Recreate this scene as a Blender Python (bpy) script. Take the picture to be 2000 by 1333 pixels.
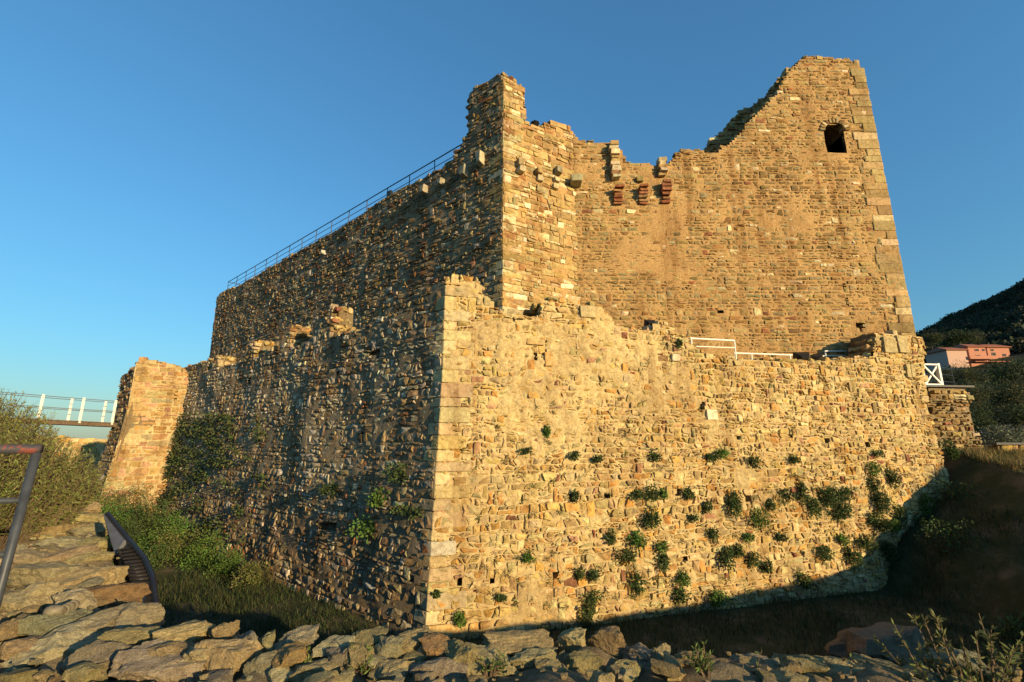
import bpy, math, random
from mathutils import Vector, noise, Matrix
R = math.radians
sc = bpy.context.scene
for o in list(bpy.data.objects): bpy.data.objects.remove(o)

# ------------------------------------------------------------------ camera, sky, sun, exposure
FPX, PITCH = 900.0, R(12.5)
cam_d = bpy.data.cameras.new('camera'); cam = bpy.data.objects.new('camera', cam_d)
sc.collection.objects.link(cam); sc.camera = cam
cam_d.sensor_width = 36; cam_d.lens = 36 * FPX / 2000; cam_d.clip_start = 0.05; cam_d.clip_end = 20000
cam.location = (0, 0, 0); cam.rotation_euler = (math.pi / 2 + PITCH, 0, 0)
SUN_H = Vector((0.715, -0.70, 0)).normalized(); SUN_EL = R(11.5)
world = bpy.data.worlds.new('World'); sc.world = world; world.use_nodes = True
wn = world.node_tree
bg = wn.nodes['Background']
sky = wn.nodes.new('ShaderNodeTexSky'); sky.sky_type = 'NISHITA'; sky.sun_disc = False
sky.sun_elevation = SUN_EL; sky.sun_rotation = math.atan2(SUN_H.x, SUN_H.y)
sky.air_density = 1.6; sky.dust_density = 0.4; sky.ozone_density = 8.0; sky.altitude = 100
gm = wn.nodes.new('ShaderNodeGamma'); gm.inputs[1].default_value = .8          # the clear evening blue of the photograph
tm = wn.nodes.new('ShaderNodeMix'); tm.data_type = 'RGBA'; tm.blend_type = 'MULTIPLY'; tm.inputs[0].default_value = 1; tm.inputs[7].default_value = (.95, 1.14, 1.12, 1)
wn.links.new(sky.outputs[0], gm.inputs[0]); wn.links.new(gm.outputs[0], tm.inputs[6])
wn.links.new(tm.outputs[2], bg.inputs[0]); bg.inputs[1].default_value = 0.15
sl = bpy.data.lights.new('sun', 'SUN'); sl.energy = 5.0; sl.angle = R(0.5); sl.color = (1.0, 0.76, 0.40)
so = bpy.data.objects.new('sun', sl); sc.collection.objects.link(so)
sd = Vector((SUN_H.x * math.cos(SUN_EL), SUN_H.y * math.cos(SUN_EL), math.sin(SUN_EL)))
so.rotation_euler = sd.to_track_quat('Z', 'Y').to_euler(); so.location = sd * 60
vs = sc.view_settings
vs.view_transform = 'Standard'; vs.look = 'None'; vs.exposure = 0.75; vs.gamma = 1; vs.use_curve_mapping = False
sc.cycles.max_bounces = 6; sc.cycles.diffuse_bounces = 2; sc.cycles.transparent_max_bounces = 4

# ------------------------------------------------------------------ helpers
rng = random.Random(11)
U = rng.uniform
CP, SP = math.cos(PITCH), math.sin(PITCH)
def ray(px, py):
    a = (px - 1000) / FPX; b = (666.5 - py) / FPX
    return Vector((a, CP - b * SP, SP + b * CP))
def proj(p):
    d = p.y * CP + p.z * SP
    if d < 0.05: return None
    return (1000 + FPX * p.x / d, 666.5 - FPX * (-p.y * SP + p.z * CP) / d, d)
def at_y(px, py, Y): r = ray(px, py); return r * (Y / r.y)
def at_z(px, py, Z): r = ray(px, py); return r * (Z / r.z)
WORLD = {}
def link(o, parent=None, loc=None):
    sc.collection.objects.link(o)
    loc = Vector(loc) if loc is not None else Vector((0, 0, 0))
    WORLD[o.name] = loc
    if parent is not None:
        o.parent = parent; o.location = loc - WORLD[parent.name]
    else: o.location = loc
    return o
def tag(o, label=None, cat=None, group=None, kind=None):
    if label: o['label'] = label
    if cat: o['category'] = cat
    if group: o['group'] = group
    if kind: o['kind'] = kind
    return o
def empty(name, loc, label=None, cat=None, group=None):
    o = bpy.data.objects.new(name, None); link(o, None, loc); return tag(o, label, cat, group)
def mesh_obj(name, V, F, mat, parent=None, cols=None, origin=None, smooth=False):
    """cols: one colour per vertex"""
    me = bpy.data.meshes.new(name)
    if origin is None:
        origin = Vector(WORLD[parent.name]) if parent is not None else Vector((0, 0, 0))
    ox, oy, oz = origin
    me.from_pydata([(v[0] - ox, v[1] - oy, v[2] - oz) for v in V], [], F)
    if cols:
        at = me.color_attributes.new('Col', 'FLOAT_COLOR', 'POINT')
        flat = []
        for c in cols: flat += [c[0], c[1], c[2], 1.0]
        at.data.foreach_set('color', flat)
    if smooth: me.polygons.foreach_set('use_smooth', [True] * len(me.polygons))
    me.materials.append(mat); me.update()
    return link(bpy.data.objects.new(name, me), parent, origin)
class MB:
    def __init__(s): s.V, s.F, s.C = [], [], []
    def add(s, V, F, c=None):
        k = len(s.V); s.V += [tuple(v) for v in V]; s.F += [tuple(i + k for i in f) for f in F]
        if c is not None: s.C += [c] * len(V)
        return s
    def box(s, c, sx, sy, sz, ux=(1, 0, 0), uz=(0, 0, 1), col=None):
        c = Vector(c); ux = Vector(ux).normalized(); uz = Vector(uz).normalized(); uy = uz.cross(ux).normalized()
        V = [c + ux * (i * sx / 2) + uy * (j * sy / 2) + uz * (k * sz / 2) for k in (-1, 1) for j in (-1, 1) for i in (-1, 1)]
        return s.add(V, [(0, 2, 3, 1), (4, 5, 7, 6), (0, 1, 5, 4), (2, 6, 7, 3), (0, 4, 6, 2), (1, 3, 7, 5)], col)
    def bar(s, a, b, w, h=None, col=None):
        a, b = Vector(a), Vector(b); d = (b - a); up = Vector((0, 0, 1)) if abs(d.normalized().z) < .95 else Vector((0, 1, 0))
        sd_ = d.cross(up).normalized(); uz = sd_.cross(d).normalized()
        return s.box((a + b) / 2, d.length, w, h or w, d, uz, col)
    def tube(s, pts, r, n=8, col=None):
        pts = [Vector(p) for p in pts]; V = []; F = []
        for i, p in enumerate(pts):
            d = (pts[min(i + 1, len(pts) - 1)] - pts[max(i - 1, 0)]).normalized()
            a = d.cross(Vector((0.3, .2, 1)) if abs(d.z) < .9 else Vector((1, 0, 0))).normalized(); b = d.cross(a)
            rr = r[i] if isinstance(r, (list, tuple)) else r
            for k in range(n):
                t = 2 * math.pi * k / n; V.append(p + a * (rr * math.cos(t)) + b * (rr * math.sin(t)))
        for i in range(len(pts) - 1):
            for k in range(n):
                k2 = (k + 1) % n; F.append((i * n + k, i * n + k2, (i + 1) * n + k2, (i + 1) * n + k))
        F.append(tuple(range(n))[::-1]); F.append(tuple((len(pts) - 1) * n + k for k in range(n)))
        return s.add(V, F, col)
    def build(s, name, mat, parent=None, origin=None, smooth=False):
        return mesh_obj(name, s.V, s.F, mat, parent, s.C or None, origin, smooth)

# ------------------------------------------------------------------ materials
def new_mat(name, rough=0.9):
    m = bpy.data.materials.new(name); m.use_nodes = True
    nt = m.node_tree; b = nt.nodes['Principled BSDF']; b.inputs['Roughness'].default_value = rough
    b.inputs['Specular IOR Level'].default_value = 0.2
    return m, nt, b
def nd(nt, t, **kw):
    n = nt.nodes.new(t)
    for k, v in kw.items(): setattr(n, k, v)
    return n
def tex_noise(nt, scale, detail=5, rough=.6):
    n = nd(nt, 'ShaderNodeTexNoise'); n.inputs['Scale'].default_value = scale
    n.inputs['Detail'].default_value = detail; n.inputs['Roughness'].default_value = rough
    return n
def ramp(nt, pts):
    r = nd(nt, 'ShaderNodeValToRGB'); e = r.color_ramp.elements
    while len(e) < len(pts): e.new(.5)
    for i, (p, c) in enumerate(pts): e[i].position = p; e[i].color = (*c, 1)
    return r
def mix(nt, a, b, fac, mode='MIX'):
    m = nd(nt, 'ShaderNodeMix', data_type='RGBA', blend_type=mode)
    for sock, v in ((m.inputs[6], a), (m.inputs[7], b), (m.inputs[0], fac)):
        if isinstance(v, bpy.types.NodeSocket): nt.links.new(v, sock)
        elif isinstance(v, (int, float)): sock.default_value = v
        else: sock.default_value = (*v, 1)
    return m.outputs[2]
def stone_mat(name, base=None, lichen=(.30, .28, .20), lich=.35, bump=.6, scale=1.0, dark=(.45, .36, .26), streak=.7):
    m, nt, b = new_mat(name, .92)
    geo = nd(nt, 'ShaderNodeNewGeometry'); pos = geo.outputs['Position']
    def N(sc_, d=6, r=.62):
        n = tex_noise(nt, sc_ * scale, d, r); nt.links.new(pos, n.inputs['Vector']); return n.outputs['Fac']
    if base is None:
        at = nd(nt, 'ShaderNodeAttribute', attribute_name='Col'); col = at.outputs['Color']
    else:
        rg = nd(nt, 'ShaderNodeRGB'); rg.outputs[0].default_value = (*base, 1); col = rg.outputs[0]
    r1 = ramp(nt, [(.30, (.62, .58, .54)), (.55, (1.0, 1.0, 1.0)), (.75, (1.22, 1.2, 1.14))]); nt.links.new(N(7), r1.inputs[0])
    col = mix(nt, col, r1.outputs[0], 1.0, 'MULTIPLY')
    r2 = ramp(nt, [(.35, dark), (.55, (1, 1, 1))]); nt.links.new(N(38, 4), r2.inputs[0])
    col = mix(nt, col, r2.outputs[0], .55, 'MULTIPLY')
    r3 = ramp(nt, [(.52, (0, 0, 0)), (.68, (1, 1, 1))]); nt.links.new(N(2.3, 7, .7), r3.inputs[0])
    ml = nd(nt, 'ShaderNodeMath', operation='MULTIPLY'); ml.inputs[1].default_value = lich; nt.links.new(r3.outputs[0], ml.inputs[0])
    col = mix(nt, col, lichen, ml.outputs[0])
    mp = nd(nt, 'ShaderNodeMapping'); mp.inputs['Scale'].default_value = (1.6, 1.6, .16); nt.links.new(pos, mp.inputs['Vector'])
    ns = tex_noise(nt, 1.0, 7, .65); nt.links.new(mp.outputs[0], ns.inputs['Vector'])
    r4 = ramp(nt, [(.36, (.60, .50, .42)), (.50, (1, 1, 1)), (.72, (1.06, 1.05, 1.0))]); nt.links.new(ns.outputs['Fac'], r4.inputs[0])
    col = mix(nt, col, r4.outputs[0], streak, 'MULTIPLY')
    r5 = ramp(nt, [(.34, (.72, .66, .60)), (.52, (1, 1, 1)), (.70, (1.12, 1.10, 1.02))]); nt.links.new(N(.42, 5, .6), r5.inputs[0])
    col = mix(nt, col, r5.outputs[0], streak, 'MULTIPLY')
    nt.links.new(col, b.inputs['Base Color'])
    bp = nd(nt, 'ShaderNodeBump'); bp.inputs['Strength'].default_value = bump; bp.inputs['Distance'].default_value = .05
    ad = nd(nt, 'ShaderNodeMath', operation='ADD'); nt.links.new(N(11, 8, .7), ad.inputs[0])
    m2 = nd(nt, 'ShaderNodeMath', operation='MULTIPLY'); m2.inputs[1].default_value = .35; nt.links.new(N(55, 4), m2.inputs[0])
    nt.links.new(m2.outputs[0], ad.inputs[1]); nt.links.new(ad.outputs[0], bp.inputs['Height'])
    nt.links.new(bp.outputs[0], b.inputs['Normal'])
    return m
M_STONE = stone_mat('rubble stone')
M_BOULD = stone_mat('boulder stone', lichen=(.22, .19, .10), lich=.55, bump=1.0, scale=3.0, streak=.2)
M_MORT_F = stone_mat('cream lime mortar', (.60, .465, .24), lichen=(.46, .32, .14), lich=.6, bump=1.0, scale=1.6)
M_MORT_K = stone_mat('tan lime mortar', (.51, .325, .145), lichen=(.38, .22, .085), lich=.5, bump=1.0, scale=1.6)
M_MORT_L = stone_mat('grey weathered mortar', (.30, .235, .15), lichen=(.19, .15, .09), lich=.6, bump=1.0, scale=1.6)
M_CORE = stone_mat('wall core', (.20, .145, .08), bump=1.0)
M_EARTH = stone_mat('dry earth', (.36, .28, .165), lichen=(.22, .175, .095), lich=.7, bump=1.0, scale=2.5)
def plain(name, col, rough=.6, metal=0.0, var=.25, scale=14):
    m, nt, b = new_mat(name, rough); b.inputs['Metallic'].default_value = metal
    geo = nd(nt, 'ShaderNodeNewGeometry'); n = tex_noise(nt, scale); nt.links.new(geo.outputs['Position'], n.inputs['Vector'])
    r = ramp(nt, [(.3, tuple(c * (1 - var) for c in col)), (.7, tuple(min(1, c * (1 + var)) for c in col))])
    nt.links.new(n.outputs['Fac'], r.inputs[0]); nt.links.new(r.outputs[0], b.inputs['Base Color'])
    return m
M_WHITE = plain('white painted metal', (.78, .76, .70), .5, 0, .08)
M_DARK = plain('dark painted steel', (.035, .045, .07), .45)
M_RAIL = plain('grey handrail steel', (.05, .055, .065), .45, .2)
m, nt, b = new_mat('worn red paint on steel', .55)
geo = nd(nt, 'ShaderNodeNewGeometry'); n = tex_noise(nt, 22, 6, .7); nt.links.new(geo.outputs['Position'], n.inputs['Vector'])
r = ramp(nt, [(.52, (.045, .045, .055)), (.60, (.17, .05, .04))]); nt.links.new(n.outputs['Fac'], r.inputs[0]); nt.links.new(r.outputs[0], b.inputs['Base Color']); M_RUST = m
M_BLACK = plain('black lamp housing', (.018, .015, .013), .45)
M_GREYP = plain('grey lamp plate', (.10, .10, .11), .4)
M_GLASS = plain('lamp glass', (.03, .035, .04), .08)
M_WOOD = plain('weathered deck wood', (.11, .075, .05), .85, 0, .4, 9)
M_SLATE = plain('dark slate coping', (.10, .095, .095), .7)
M_PINK = plain('pink house plaster', (.42, .19, .13), .9, 0, .08, 2)
M_PINK2 = plain('pale pink plaster', (.46, .30, .24), .9, 0, .08, 2)
M_ROOF = plain('terracotta roof', (.26, .10, .06), .9, 0, .3, 6)
M_WIN = plain('window glass dark', (.02, .02, .024), .7)
M_BARK = plain('bark', (.10, .07, .045), .95, 0, .4, 20)
M_PIPE = plain('grey plastic pipe', (.15, .125, .085), .5, 0, .3, 30)
def leaf_mat(name, trans=.25):
    m, nt, b = new_mat(name, .65)
    at = nd(nt, 'ShaderNodeAttribute', attribute_name='Col')
    nt.links.new(at.outputs['Color'], b.inputs['Base Color'])
    tr = nd(nt, 'ShaderNodeBsdfTranslucent'); nt.links.new(at.outputs['Color'], tr.inputs[0])
    mx = nd(nt, 'ShaderNodeMixShader'); mx.inputs[0].default_value = trans
    out = nt.nodes['Material Output']
    nt.links.new(b.outputs[0], mx.inputs[1]); nt.links.new(tr.outputs[0], mx.inputs[2]); nt.links.new(mx.outputs[0], out.inputs[0])
    return m
M_LEAF = leaf_mat('leaves')
def ground_mat():
    m, nt, b = new_mat('grassy earth', .95)
    geo = nd(nt, 'ShaderNodeNewGeometry')
    n = tex_noise(nt, 1.3, 8, .7); nt.links.new(geo.outputs['Position'], n.inputs['Vector'])
    r = ramp(nt, [(.32, (.03, .04, .012)), (.5, (.055, .055, .02)), (.62, (.11, .085, .045)), (.78, (.20, .155, .09))])
    nt.links.new(n.outputs['Fac'], r.inputs[0]); nt.links.new(r.outputs[0], b.inputs['Base Color'])
    n2 = tex_noise(nt, 25, 6, .7); nt.links.new(geo.outputs['Position'], n2.inputs['Vector'])
    bp = nd(nt, 'ShaderNodeBump'); bp.inputs['Distance'].default_value = .06; bp.inputs['Strength'].default_value = .9
    nt.links.new(n2.outputs['Fac'], bp.inputs['Height']); nt.links.new(bp.outputs[0], b.inputs['Normal'])
    return m
M_GROUND = ground_mat()
m, nt, b = new_mat('sea water', .15); b.inputs['Base Color'].default_value = (.03, .08, .12, 1); M_SEA = m
m, nt, b = new_mat('forest floor', .95)
geo = nd(nt, 'ShaderNodeNewGeometry'); n = tex_noise(nt, .05, 9, .75); nt.links.new(geo.outputs['Position'], n.inputs['Vector'])
r = ramp(nt, [(.35, (.012, .018, .008)), (.6, (.035, .04, .018)), (.75, (.06, .05, .025))]); nt.links.new(n.outputs['Fac'], r.inputs[0]); nt.links.new(r.outputs[0], b.inputs['Base Color'])
M_HILL = m

# ------------------------------------------------------------------ polygon tools and masonry
def inside(poly, x, y):
    c = False; j = len(poly) - 1
    for i in range(len(poly)):
        xi, yi = poly[i]; xj, yj = poly[j]
        if (yi > y) != (yj > y) and x < (xj - xi) * (y - yi) / (yj - yi) + xi: c = not c
        j = i
    return c
class Face:
    """a wall face: s runs along u from P0, z is height, h is out of the wall; below zb the face leans out (batter)"""
    def __init__(f, P0, u, flip=False, zb=-99, bat=0.0, k=0.0):
        f.P = Vector((P0[0], P0[1])); f.u = Vector(u).normalized(); f.zb, f.bat, f.k = zb, bat, k
        f.n = Vector((f.u.y, -f.u.x)) if not flip else Vector((-f.u.y, f.u.x))
        f.rev = flip; f.bulge = 0.0
    def off(f, z): return f.bat * max(0.0, f.zb - z)
    def W(f, s, z, h=0.0):
        d = f.off(z)
        if f.bulge: h += f.bulge * (noise.noise(Vector((s * .33, z * .55, f.P.x))) + .5 * noise.noise(Vector((s * .8, z * 1.3, f.P.y))))
        q = f.P + f.u * (s + f.k * d) + f.n * (h + d); return (q.x, q.y, z)
    def un(f, px, py, h=0.0):
        r = ray(px, py); d = h; z = 0
        for _ in range(8):
            t = (f.P.dot(f.n) + d) / (r.x * f.n.x + r.y * f.n.y); z = r.z * t; d = h + f.off(z)
        q = Vector((r.x * t, r.y * t)) - f.P
        return (q.dot(f.u) - f.k * f.off(z), z)
    def poly(f, pts): return [f.un(*p) for p in pts]
def courses(s0, s1, z0, z1, w, h, wav, slant, g, split=.22, big=.05):
    """rough-coursed rubble: wavy beds, slanted joints, thin double stones and some tall ones through two beds"""
    zb = [z0]
    while zb[-1] < z1: zb.append(zb[-1] + h * g.choice((g.uniform(.6, .9), g.uniform(.85, 1.15), g.uniform(1.0, 1.5))))
    sd_ = g.uniform(0, 50)
    def bd(k, s): return zb[min(k, len(zb) - 1)] + wav * h * (noise.noise(Vector((s * 1.1 / w * .4, k * 7.31, sd_))) + .5 * noise.noise(Vector((s * 2.6 / w * .4, k * 3.7, sd_))))
    out = []; taken = []
    for k in range(len(zb) - 1):
        s = s0 - g.uniform(0, w); sl = 0.0; nxt = []; tk = sorted(taken)
        while s < s1:
            for a, b_ in tk:
                if a - .02 <= s < b_: s = b_; sl = 0.0
            sw = w * g.choice((g.uniform(.4, .75), g.uniform(.75, 1.15), g.uniform(.9, 1.5), g.uniform(1.3, 2.1)))
            e = s + sw; sl2 = g.uniform(-slant, slant) * h
            for a, b_ in tk:
                if s < a < e + .35 * w: e = a; sl2 = 0.0
            top = k + 1
            if sw < 1.3 * w and g.random() < big and k + 2 < len(zb): top = k + 2; nxt.append((s, e)); sl2 = sl = 0.0
            j = lambda q: g.uniform(-q, q) * h
            bl, br_, tl, tr = (s - sl, bd(k, s)), (e - sl2, bd(k, e)), (s + sl, bd(top, s)), (e + sl2, bd(top, e))
            if e - s > .12 * w and tr[1] - br_[1] > .04 and tl[1] - bl[1] > .04:
                if top == k + 1 and sw > .7 * w and g.random() < split:
                    t = g.uniform(.35, .65); t2 = t + g.uniform(-.12, .12)
                    ml = (bl[0] + (tl[0] - bl[0]) * t, bl[1] + (tl[1] - bl[1]) * t); mr = (br_[0] + (tr[0] - br_[0]) * t2, br_[1] + (tr[1] - br_[1]) * t2)
                    if g.random() < .4:
                        q = g.uniform(.35, .65); mm = (ml[0] + (mr[0] - ml[0]) * q, ml[1] + (mr[1] - ml[1]) * q); mt = (tl[0] + (tr[0] - tl[0]) * q, tl[1] + (tr[1] - tl[1]) * q)
                        cl = [[bl, br_, mr, ml], [ml, mm, mt, tl], [mm, mr, tr, mt]]
                    else: cl = [[bl, br_, mr, ml], [ml, mr, tr, tl]]
                else: cl = [[bl, br_, tr, tl]]
                for c in cl:
                    q = []
                    for i in range(4):
                        p0, p1 = c[i], c[(i + 1) % 4]; q.append((p0[0] + j(.05), p0[1] + j(.05)))
                        if math.hypot(p1[0] - p0[0], p1[1] - p0[1]) > .2: q.append(((p0[0] + p1[0]) / 2 + j(.1), (p0[1] + p1[1]) / 2 + j(.07)))
                    out.append(q)
            s = e; sl = sl2
        taken = nxt
    return out
def pick(pal, g):
    t = g.random() * sum(p[0] for p in pal)
    for wgt, c in pal:
        t -= wgt
        if t <= 0: break
    k = g.uniform(.78, 1.22); return tuple(max(.01, min(.9, x * k * g.uniform(.93, 1.07))) for x in c)
PAL_F = [(5, (.48, .335, .13)), (4, (.51, .385, .18)), (2.6, (.50, .285, .085)), (3, (.42, .33, .165)), (.5, (.43, .25, .14)), (.25, (.26, .11, .065)), (3, (.58, .46, .24)), (1.5, (.36, .25, .11))]
PAL_OLD = [(5, (.47, .33, .14)), (5, (.50, .38, .19)), (2, (.46, .26, .095)), (3.5, (.42, .34, .185)), (.8, (.42, .26, .16)), (.22, (.29, .11, .065)), (2.5, (.57, .46, .26)), (1.5, (.36, .265, .13))]
PAL_K = [(5, (.345, .235, .095)), (4, (.38, .28, .125)), (2.5, (.30, .175, .065)), (3, (.33, .265, .135)), (.4, (.28, .12, .06)), (.35, (.62, .53, .34)), (2, (.25, .165, .07))]
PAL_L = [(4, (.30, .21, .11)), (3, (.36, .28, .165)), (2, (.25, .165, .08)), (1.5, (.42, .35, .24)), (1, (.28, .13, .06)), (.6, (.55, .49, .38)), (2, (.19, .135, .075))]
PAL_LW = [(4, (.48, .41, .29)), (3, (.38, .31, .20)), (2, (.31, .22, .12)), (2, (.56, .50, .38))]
PAL_W = [(1, (.70, .62, .42)), (1, (.60, .50, .30)), (.7, (.48, .38, .20))]
def stone_geo(face, cell, g, joint, hmin, hmax, tilt, depth=.3, lift=0.0):
    n = len(cell); cx = sum(p[0] for p in cell) / n; cz = sum(p[1] for p in cell) / n
    q = []
    for p in cell:
        dx, dz = p[0] - cx, p[1] - cz; l = math.hypot(dx, dz) + 1e-6; f = max(.3, 1 - joint * g.uniform(.5, 2.0) / l)
        q.append((cx + dx * f, cz + dz * f))
    r = []
    for i in range(n):
        a, p, c = q[i - 1], q[i], q[(i + 1) % n]
        if math.hypot(p[0] - c[0], p[1] - c[1]) < .05: continue
        if i % 2 and n == 8 and g.random() < .6:
            r.append(p); continue
        t = g.uniform(.08, .3); t2 = g.uniform(.08, .3)
        r.append((p[0] + (a[0] - p[0]) * t, p[1] + (a[1] - p[1]) * t)); r.append((p[0] + (c[0] - p[0]) * t2, p[1] + (c[1] - p[1]) * t2))
    if len(r) < 6: return None
    n = len(r); H = g.uniform(hmin, hmax) + lift; tx = g.uniform(-tilt, tilt); tz = g.uniform(-tilt, tilt)
    V = [face.W(p[0], p[1], -depth) for p in r]
    for p in r:
        dx, dz = p[0] - cx, p[1] - cz; l = math.hypot(dx, dz) + 1e-6; f = 1 - min(.4, g.uniform(.008, .03) / l)
        V.append(face.W(cx + dx * f, cz + dz * f, H - .018 + tx * dx + tz * dz + g.uniform(-.012, .012)))
    V.append(face.W(cx, cz, H + g.uniform(0, .03)))
    F = [(i, (i + 1) % n, n + (i + 1) % n, n + i) for i in range(n)] + [(n + i, n + (i + 1) % n, 2 * n) for i in range(n)]
    if face.rev: F = [f[::-1] for f in F]
    return V, F, (cx, cz)
def cell_area(c): return abs(sum(c[i - 1][0] * c[i][1] - c[i][0] * c[i - 1][1] for i in range(len(c)))) / 2
def masonry(root, face, poly, w, h, pal, seed, holes=(), wav=.25, slant=.12, split=.2, big=.05, joint=.01, hr=(.02, .09), tilt=.25, n_ind=300,
            mort=None, mort_amp=.03, plaster=None, mort_base=0.0, palf=None, vis=None, thick=1.2, core_poly=None, step=.18):
    """stones one by one, the largest in view as parts of their own, the rest joined; mortar skin; solid core"""
    g = random.Random(seed)
    ss = [p[0] for p in poly]; zs = [p[1] for p in poly]
    items = []
    for c in courses(min(ss), max(ss), min(zs), max(zs), w, h, wav, slant, g, split, big):
        c = [(min(max(p[0], min(ss)), max(ss)), p[1]) for p in c]
        cx = sum(p[0] for p in c) / len(c); cz = sum(p[1] for p in c) / len(c)
        if not inside(poly, cx, cz) or any(inside(hp, cx, cz) for hp in holes): continue
        if any(cell_area(hp) > .5 and any(inside(hp, *p) for p in c) for hp in holes):
            hp = next(hp for hp in holes if cell_area(hp) > .5); hs = [p[0] for p in hp]; lo_s, hi_s = min(hs), max(hs); zt_, zb_ = max(p[1] for p in hp), min(p[1] for p in hp)
            if zb_ < cz < zt_: c = [(min(p[0], lo_s) if cx < (lo_s + hi_s) / 2 else max(p[0], hi_s), p[1]) for p in c]
            elif cz <= zb_: c = [(p[0], min(p[1], zb_)) for p in c]
            else: continue
        sg = stone_geo(face, c, g, joint, hr[0], hr[1], tilt)
        if sg is None: continue
        col = pick(palf(cx, cz, g) if palf else pal, g)
        P = Vector(face.W(cx, cz)); q = proj(P); score = -1
        if q and 0 < q[0] < 2000 and 0 < q[1] < 1333 and (vis is None or vis(q[0], q[1])):
            lift = plaster(cx, cz) if plaster else 0
            if lift < .04: score = cell_area(c) * abs((face.n.x * P.x + face.n.y * P.y) / P.length) / q[2] ** 2
        items.append((score, sg, col, P))
    items.sort(key=lambda t: -t[0])
    rest = MB()
    for i, (score, (V, F, _), col, P) in enumerate(items):
        if i < n_ind and score > 0: mesh_obj('stone', V, F, M_STONE, root, [col] * len(V), P)
        else: rest.add(V, F, col)
    if rest.V: tag(rest.build('rubble_masonry', M_STONE, root), kind='stuff')
    if mort is not None:
        ns = int((max(ss) - min(ss)) / step) + 1; nz = int((max(zs) - min(zs)) / step) + 1
        V, F, idx = [], [], {}
        def vid(i, j):
            if (i, j) not in idx:
                s = min(ss) + i * step; z = min(zs) + j * step
                hh = mort_base + noise.fractal(Vector((s * 1.1, z * 1.3, seed)), .9, 2.1, 4) * mort_amp + noise.noise(Vector((s * 5, z * 6, seed))) * .024 + noise.noise(Vector((s * 13, z * 14, seed))) * .012
                if plaster: hh += plaster(s, z)
                idx[(i, j)] = len(V); V.append(face.W(s, z, hh))
            return idx[(i, j)]
        for i in range(ns):
            for j in range(nz):
                s = min(ss) + (i + .5) * step; z = min(zs) + (j + .5) * step
                if not inside(poly, s, z + .06) or any(inside(hp, s, z) for hp in holes): continue
                q = (vid(i, j), vid(i + 1, j), vid(i + 1, j + 1), vid(i, j + 1)); F.append(q[::-1] if face.rev else q)
        mesh_obj('mortar', V, F, mort, root, smooth=True)
    if thick:
        cp = core_poly or poly
        n = len(cp); V = [face.W(s, z - .04, -.28) for s, z in cp] + [face.W(s, z - .04, -thick) for s, z in cp]
        F = [tuple(range(n)), tuple(range(2 * n - 1, n - 1, -1))] + [(i, n + i, n + (i + 1) % n, (i + 1) % n) for i in range(n)]
        me_o = mesh_obj('wall_core', V, F, M_CORE, root)
    return items
def rock(c, size, seed, ux=(1, 0, 0), uz=(0, 0, 1), sub=2, rough=.18, boxy=.55):
    """an angular block: a cube-sphere cut by random planes"""
    g = random.Random(seed); n = sub
    V, F, ids = [], [], {}
    planes = [(Vector((g.gauss(0, 1), g.gauss(0, 1), g.gauss(0, 1))).normalized(), g.uniform(.64, .95)) for _ in range(11)]
    def vert(p):
        key = (round(p[0] * 64), round(p[1] * 64), round(p[2] * 64))
        if key in ids: return ids[key]
        v = Vector(p); s_ = v.normalized(); v = s_ * (1 - boxy) * 1.15 + v * boxy
        for pn, pd in planes:
            d = v.dot(pn) - pd
            if d > 0: v -= pn * d
        v *= 1 + rough * noise.noise(v * 1.7 + Vector((seed * 3.1 % 97, 0, 0))) + rough * .4 * noise.noise(v * 4.5 + Vector((seed * 1.7 % 89, 5, 0))) + (rough * .3 * noise.noise(Vector((v.x * 3, v.y * 3, v.z * 16 + seed % 31))) + rough * .18 * noise.noise(v * 14) if n > 9 else 0)
        ids[key] = len(V); V.append(v); return ids[key]
    for ax in range(3):
        for sg in (-1, 1):
            for i in range(n):
                for j in range(n):
                    q = []
                    for a, b_ in ((0, 0), (1, 0), (1, 1), (0, 1)):
                        p = [0, 0, 0]; p[ax] = sg; p[(ax + 1) % 3] = -1 + 2 * (i + a) / n; p[(ax + 2) % 3] = -1 + 2 * (j + b_) / n; q.append(vert(p))
                    F.append(tuple(q) if sg > 0 else tuple(q[::-1]))
    ux = Vector(ux).normalized(); uz = Vector(uz).normalized(); uy = uz.cross(ux).normalized(); uz = ux.cross(uy)
    c = Vector(c)
    return [c + ux * (v.x * size[0] / 2) + uy * (v.y * size[1] / 2) + uz * (v.z * size[2] / 2) for v in V], F
def cap_stones(root, face, line, thick, pal, seed, size=.4, joined=True):
    """loose stones over the broken top of a wall"""
    g = random.Random(seed); mb = MB(); k = 0
    for (s0, z0), (s1, z1) in zip(line, line[1:]):
        L = math.hypot(s1 - s0, z1 - z0); n = max(1, int(L / (size * .75)))
        for i in range(n):
            t = (i + g.uniform(.2, .8)) / n; s = s0 + (s1 - s0) * t; z = z0 + (z1 - z0) * t; h = -.12
            while h > -thick:
                d = size * g.uniform(.5, 1.1)
                V, F = rock(face.W(s + g.uniform(-.1, .1), z - .07 + g.uniform(-.06, .05), h - d / 2), (size * g.uniform(.7, 1.3), d * 1.1, size * g.uniform(.4, .8)), seed * 100 + k, (face.u.x, face.u.y, g.uniform(-.1, .1)), (g.uniform(-.1, .1), g.uniform(-.1, .1), 1), 2)
                mb.add(V, F, pick(pal, g)); k += 1; h -= d
    return tag(mb.build('cap_stones', M_STONE, root), kind='stuff')
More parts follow.
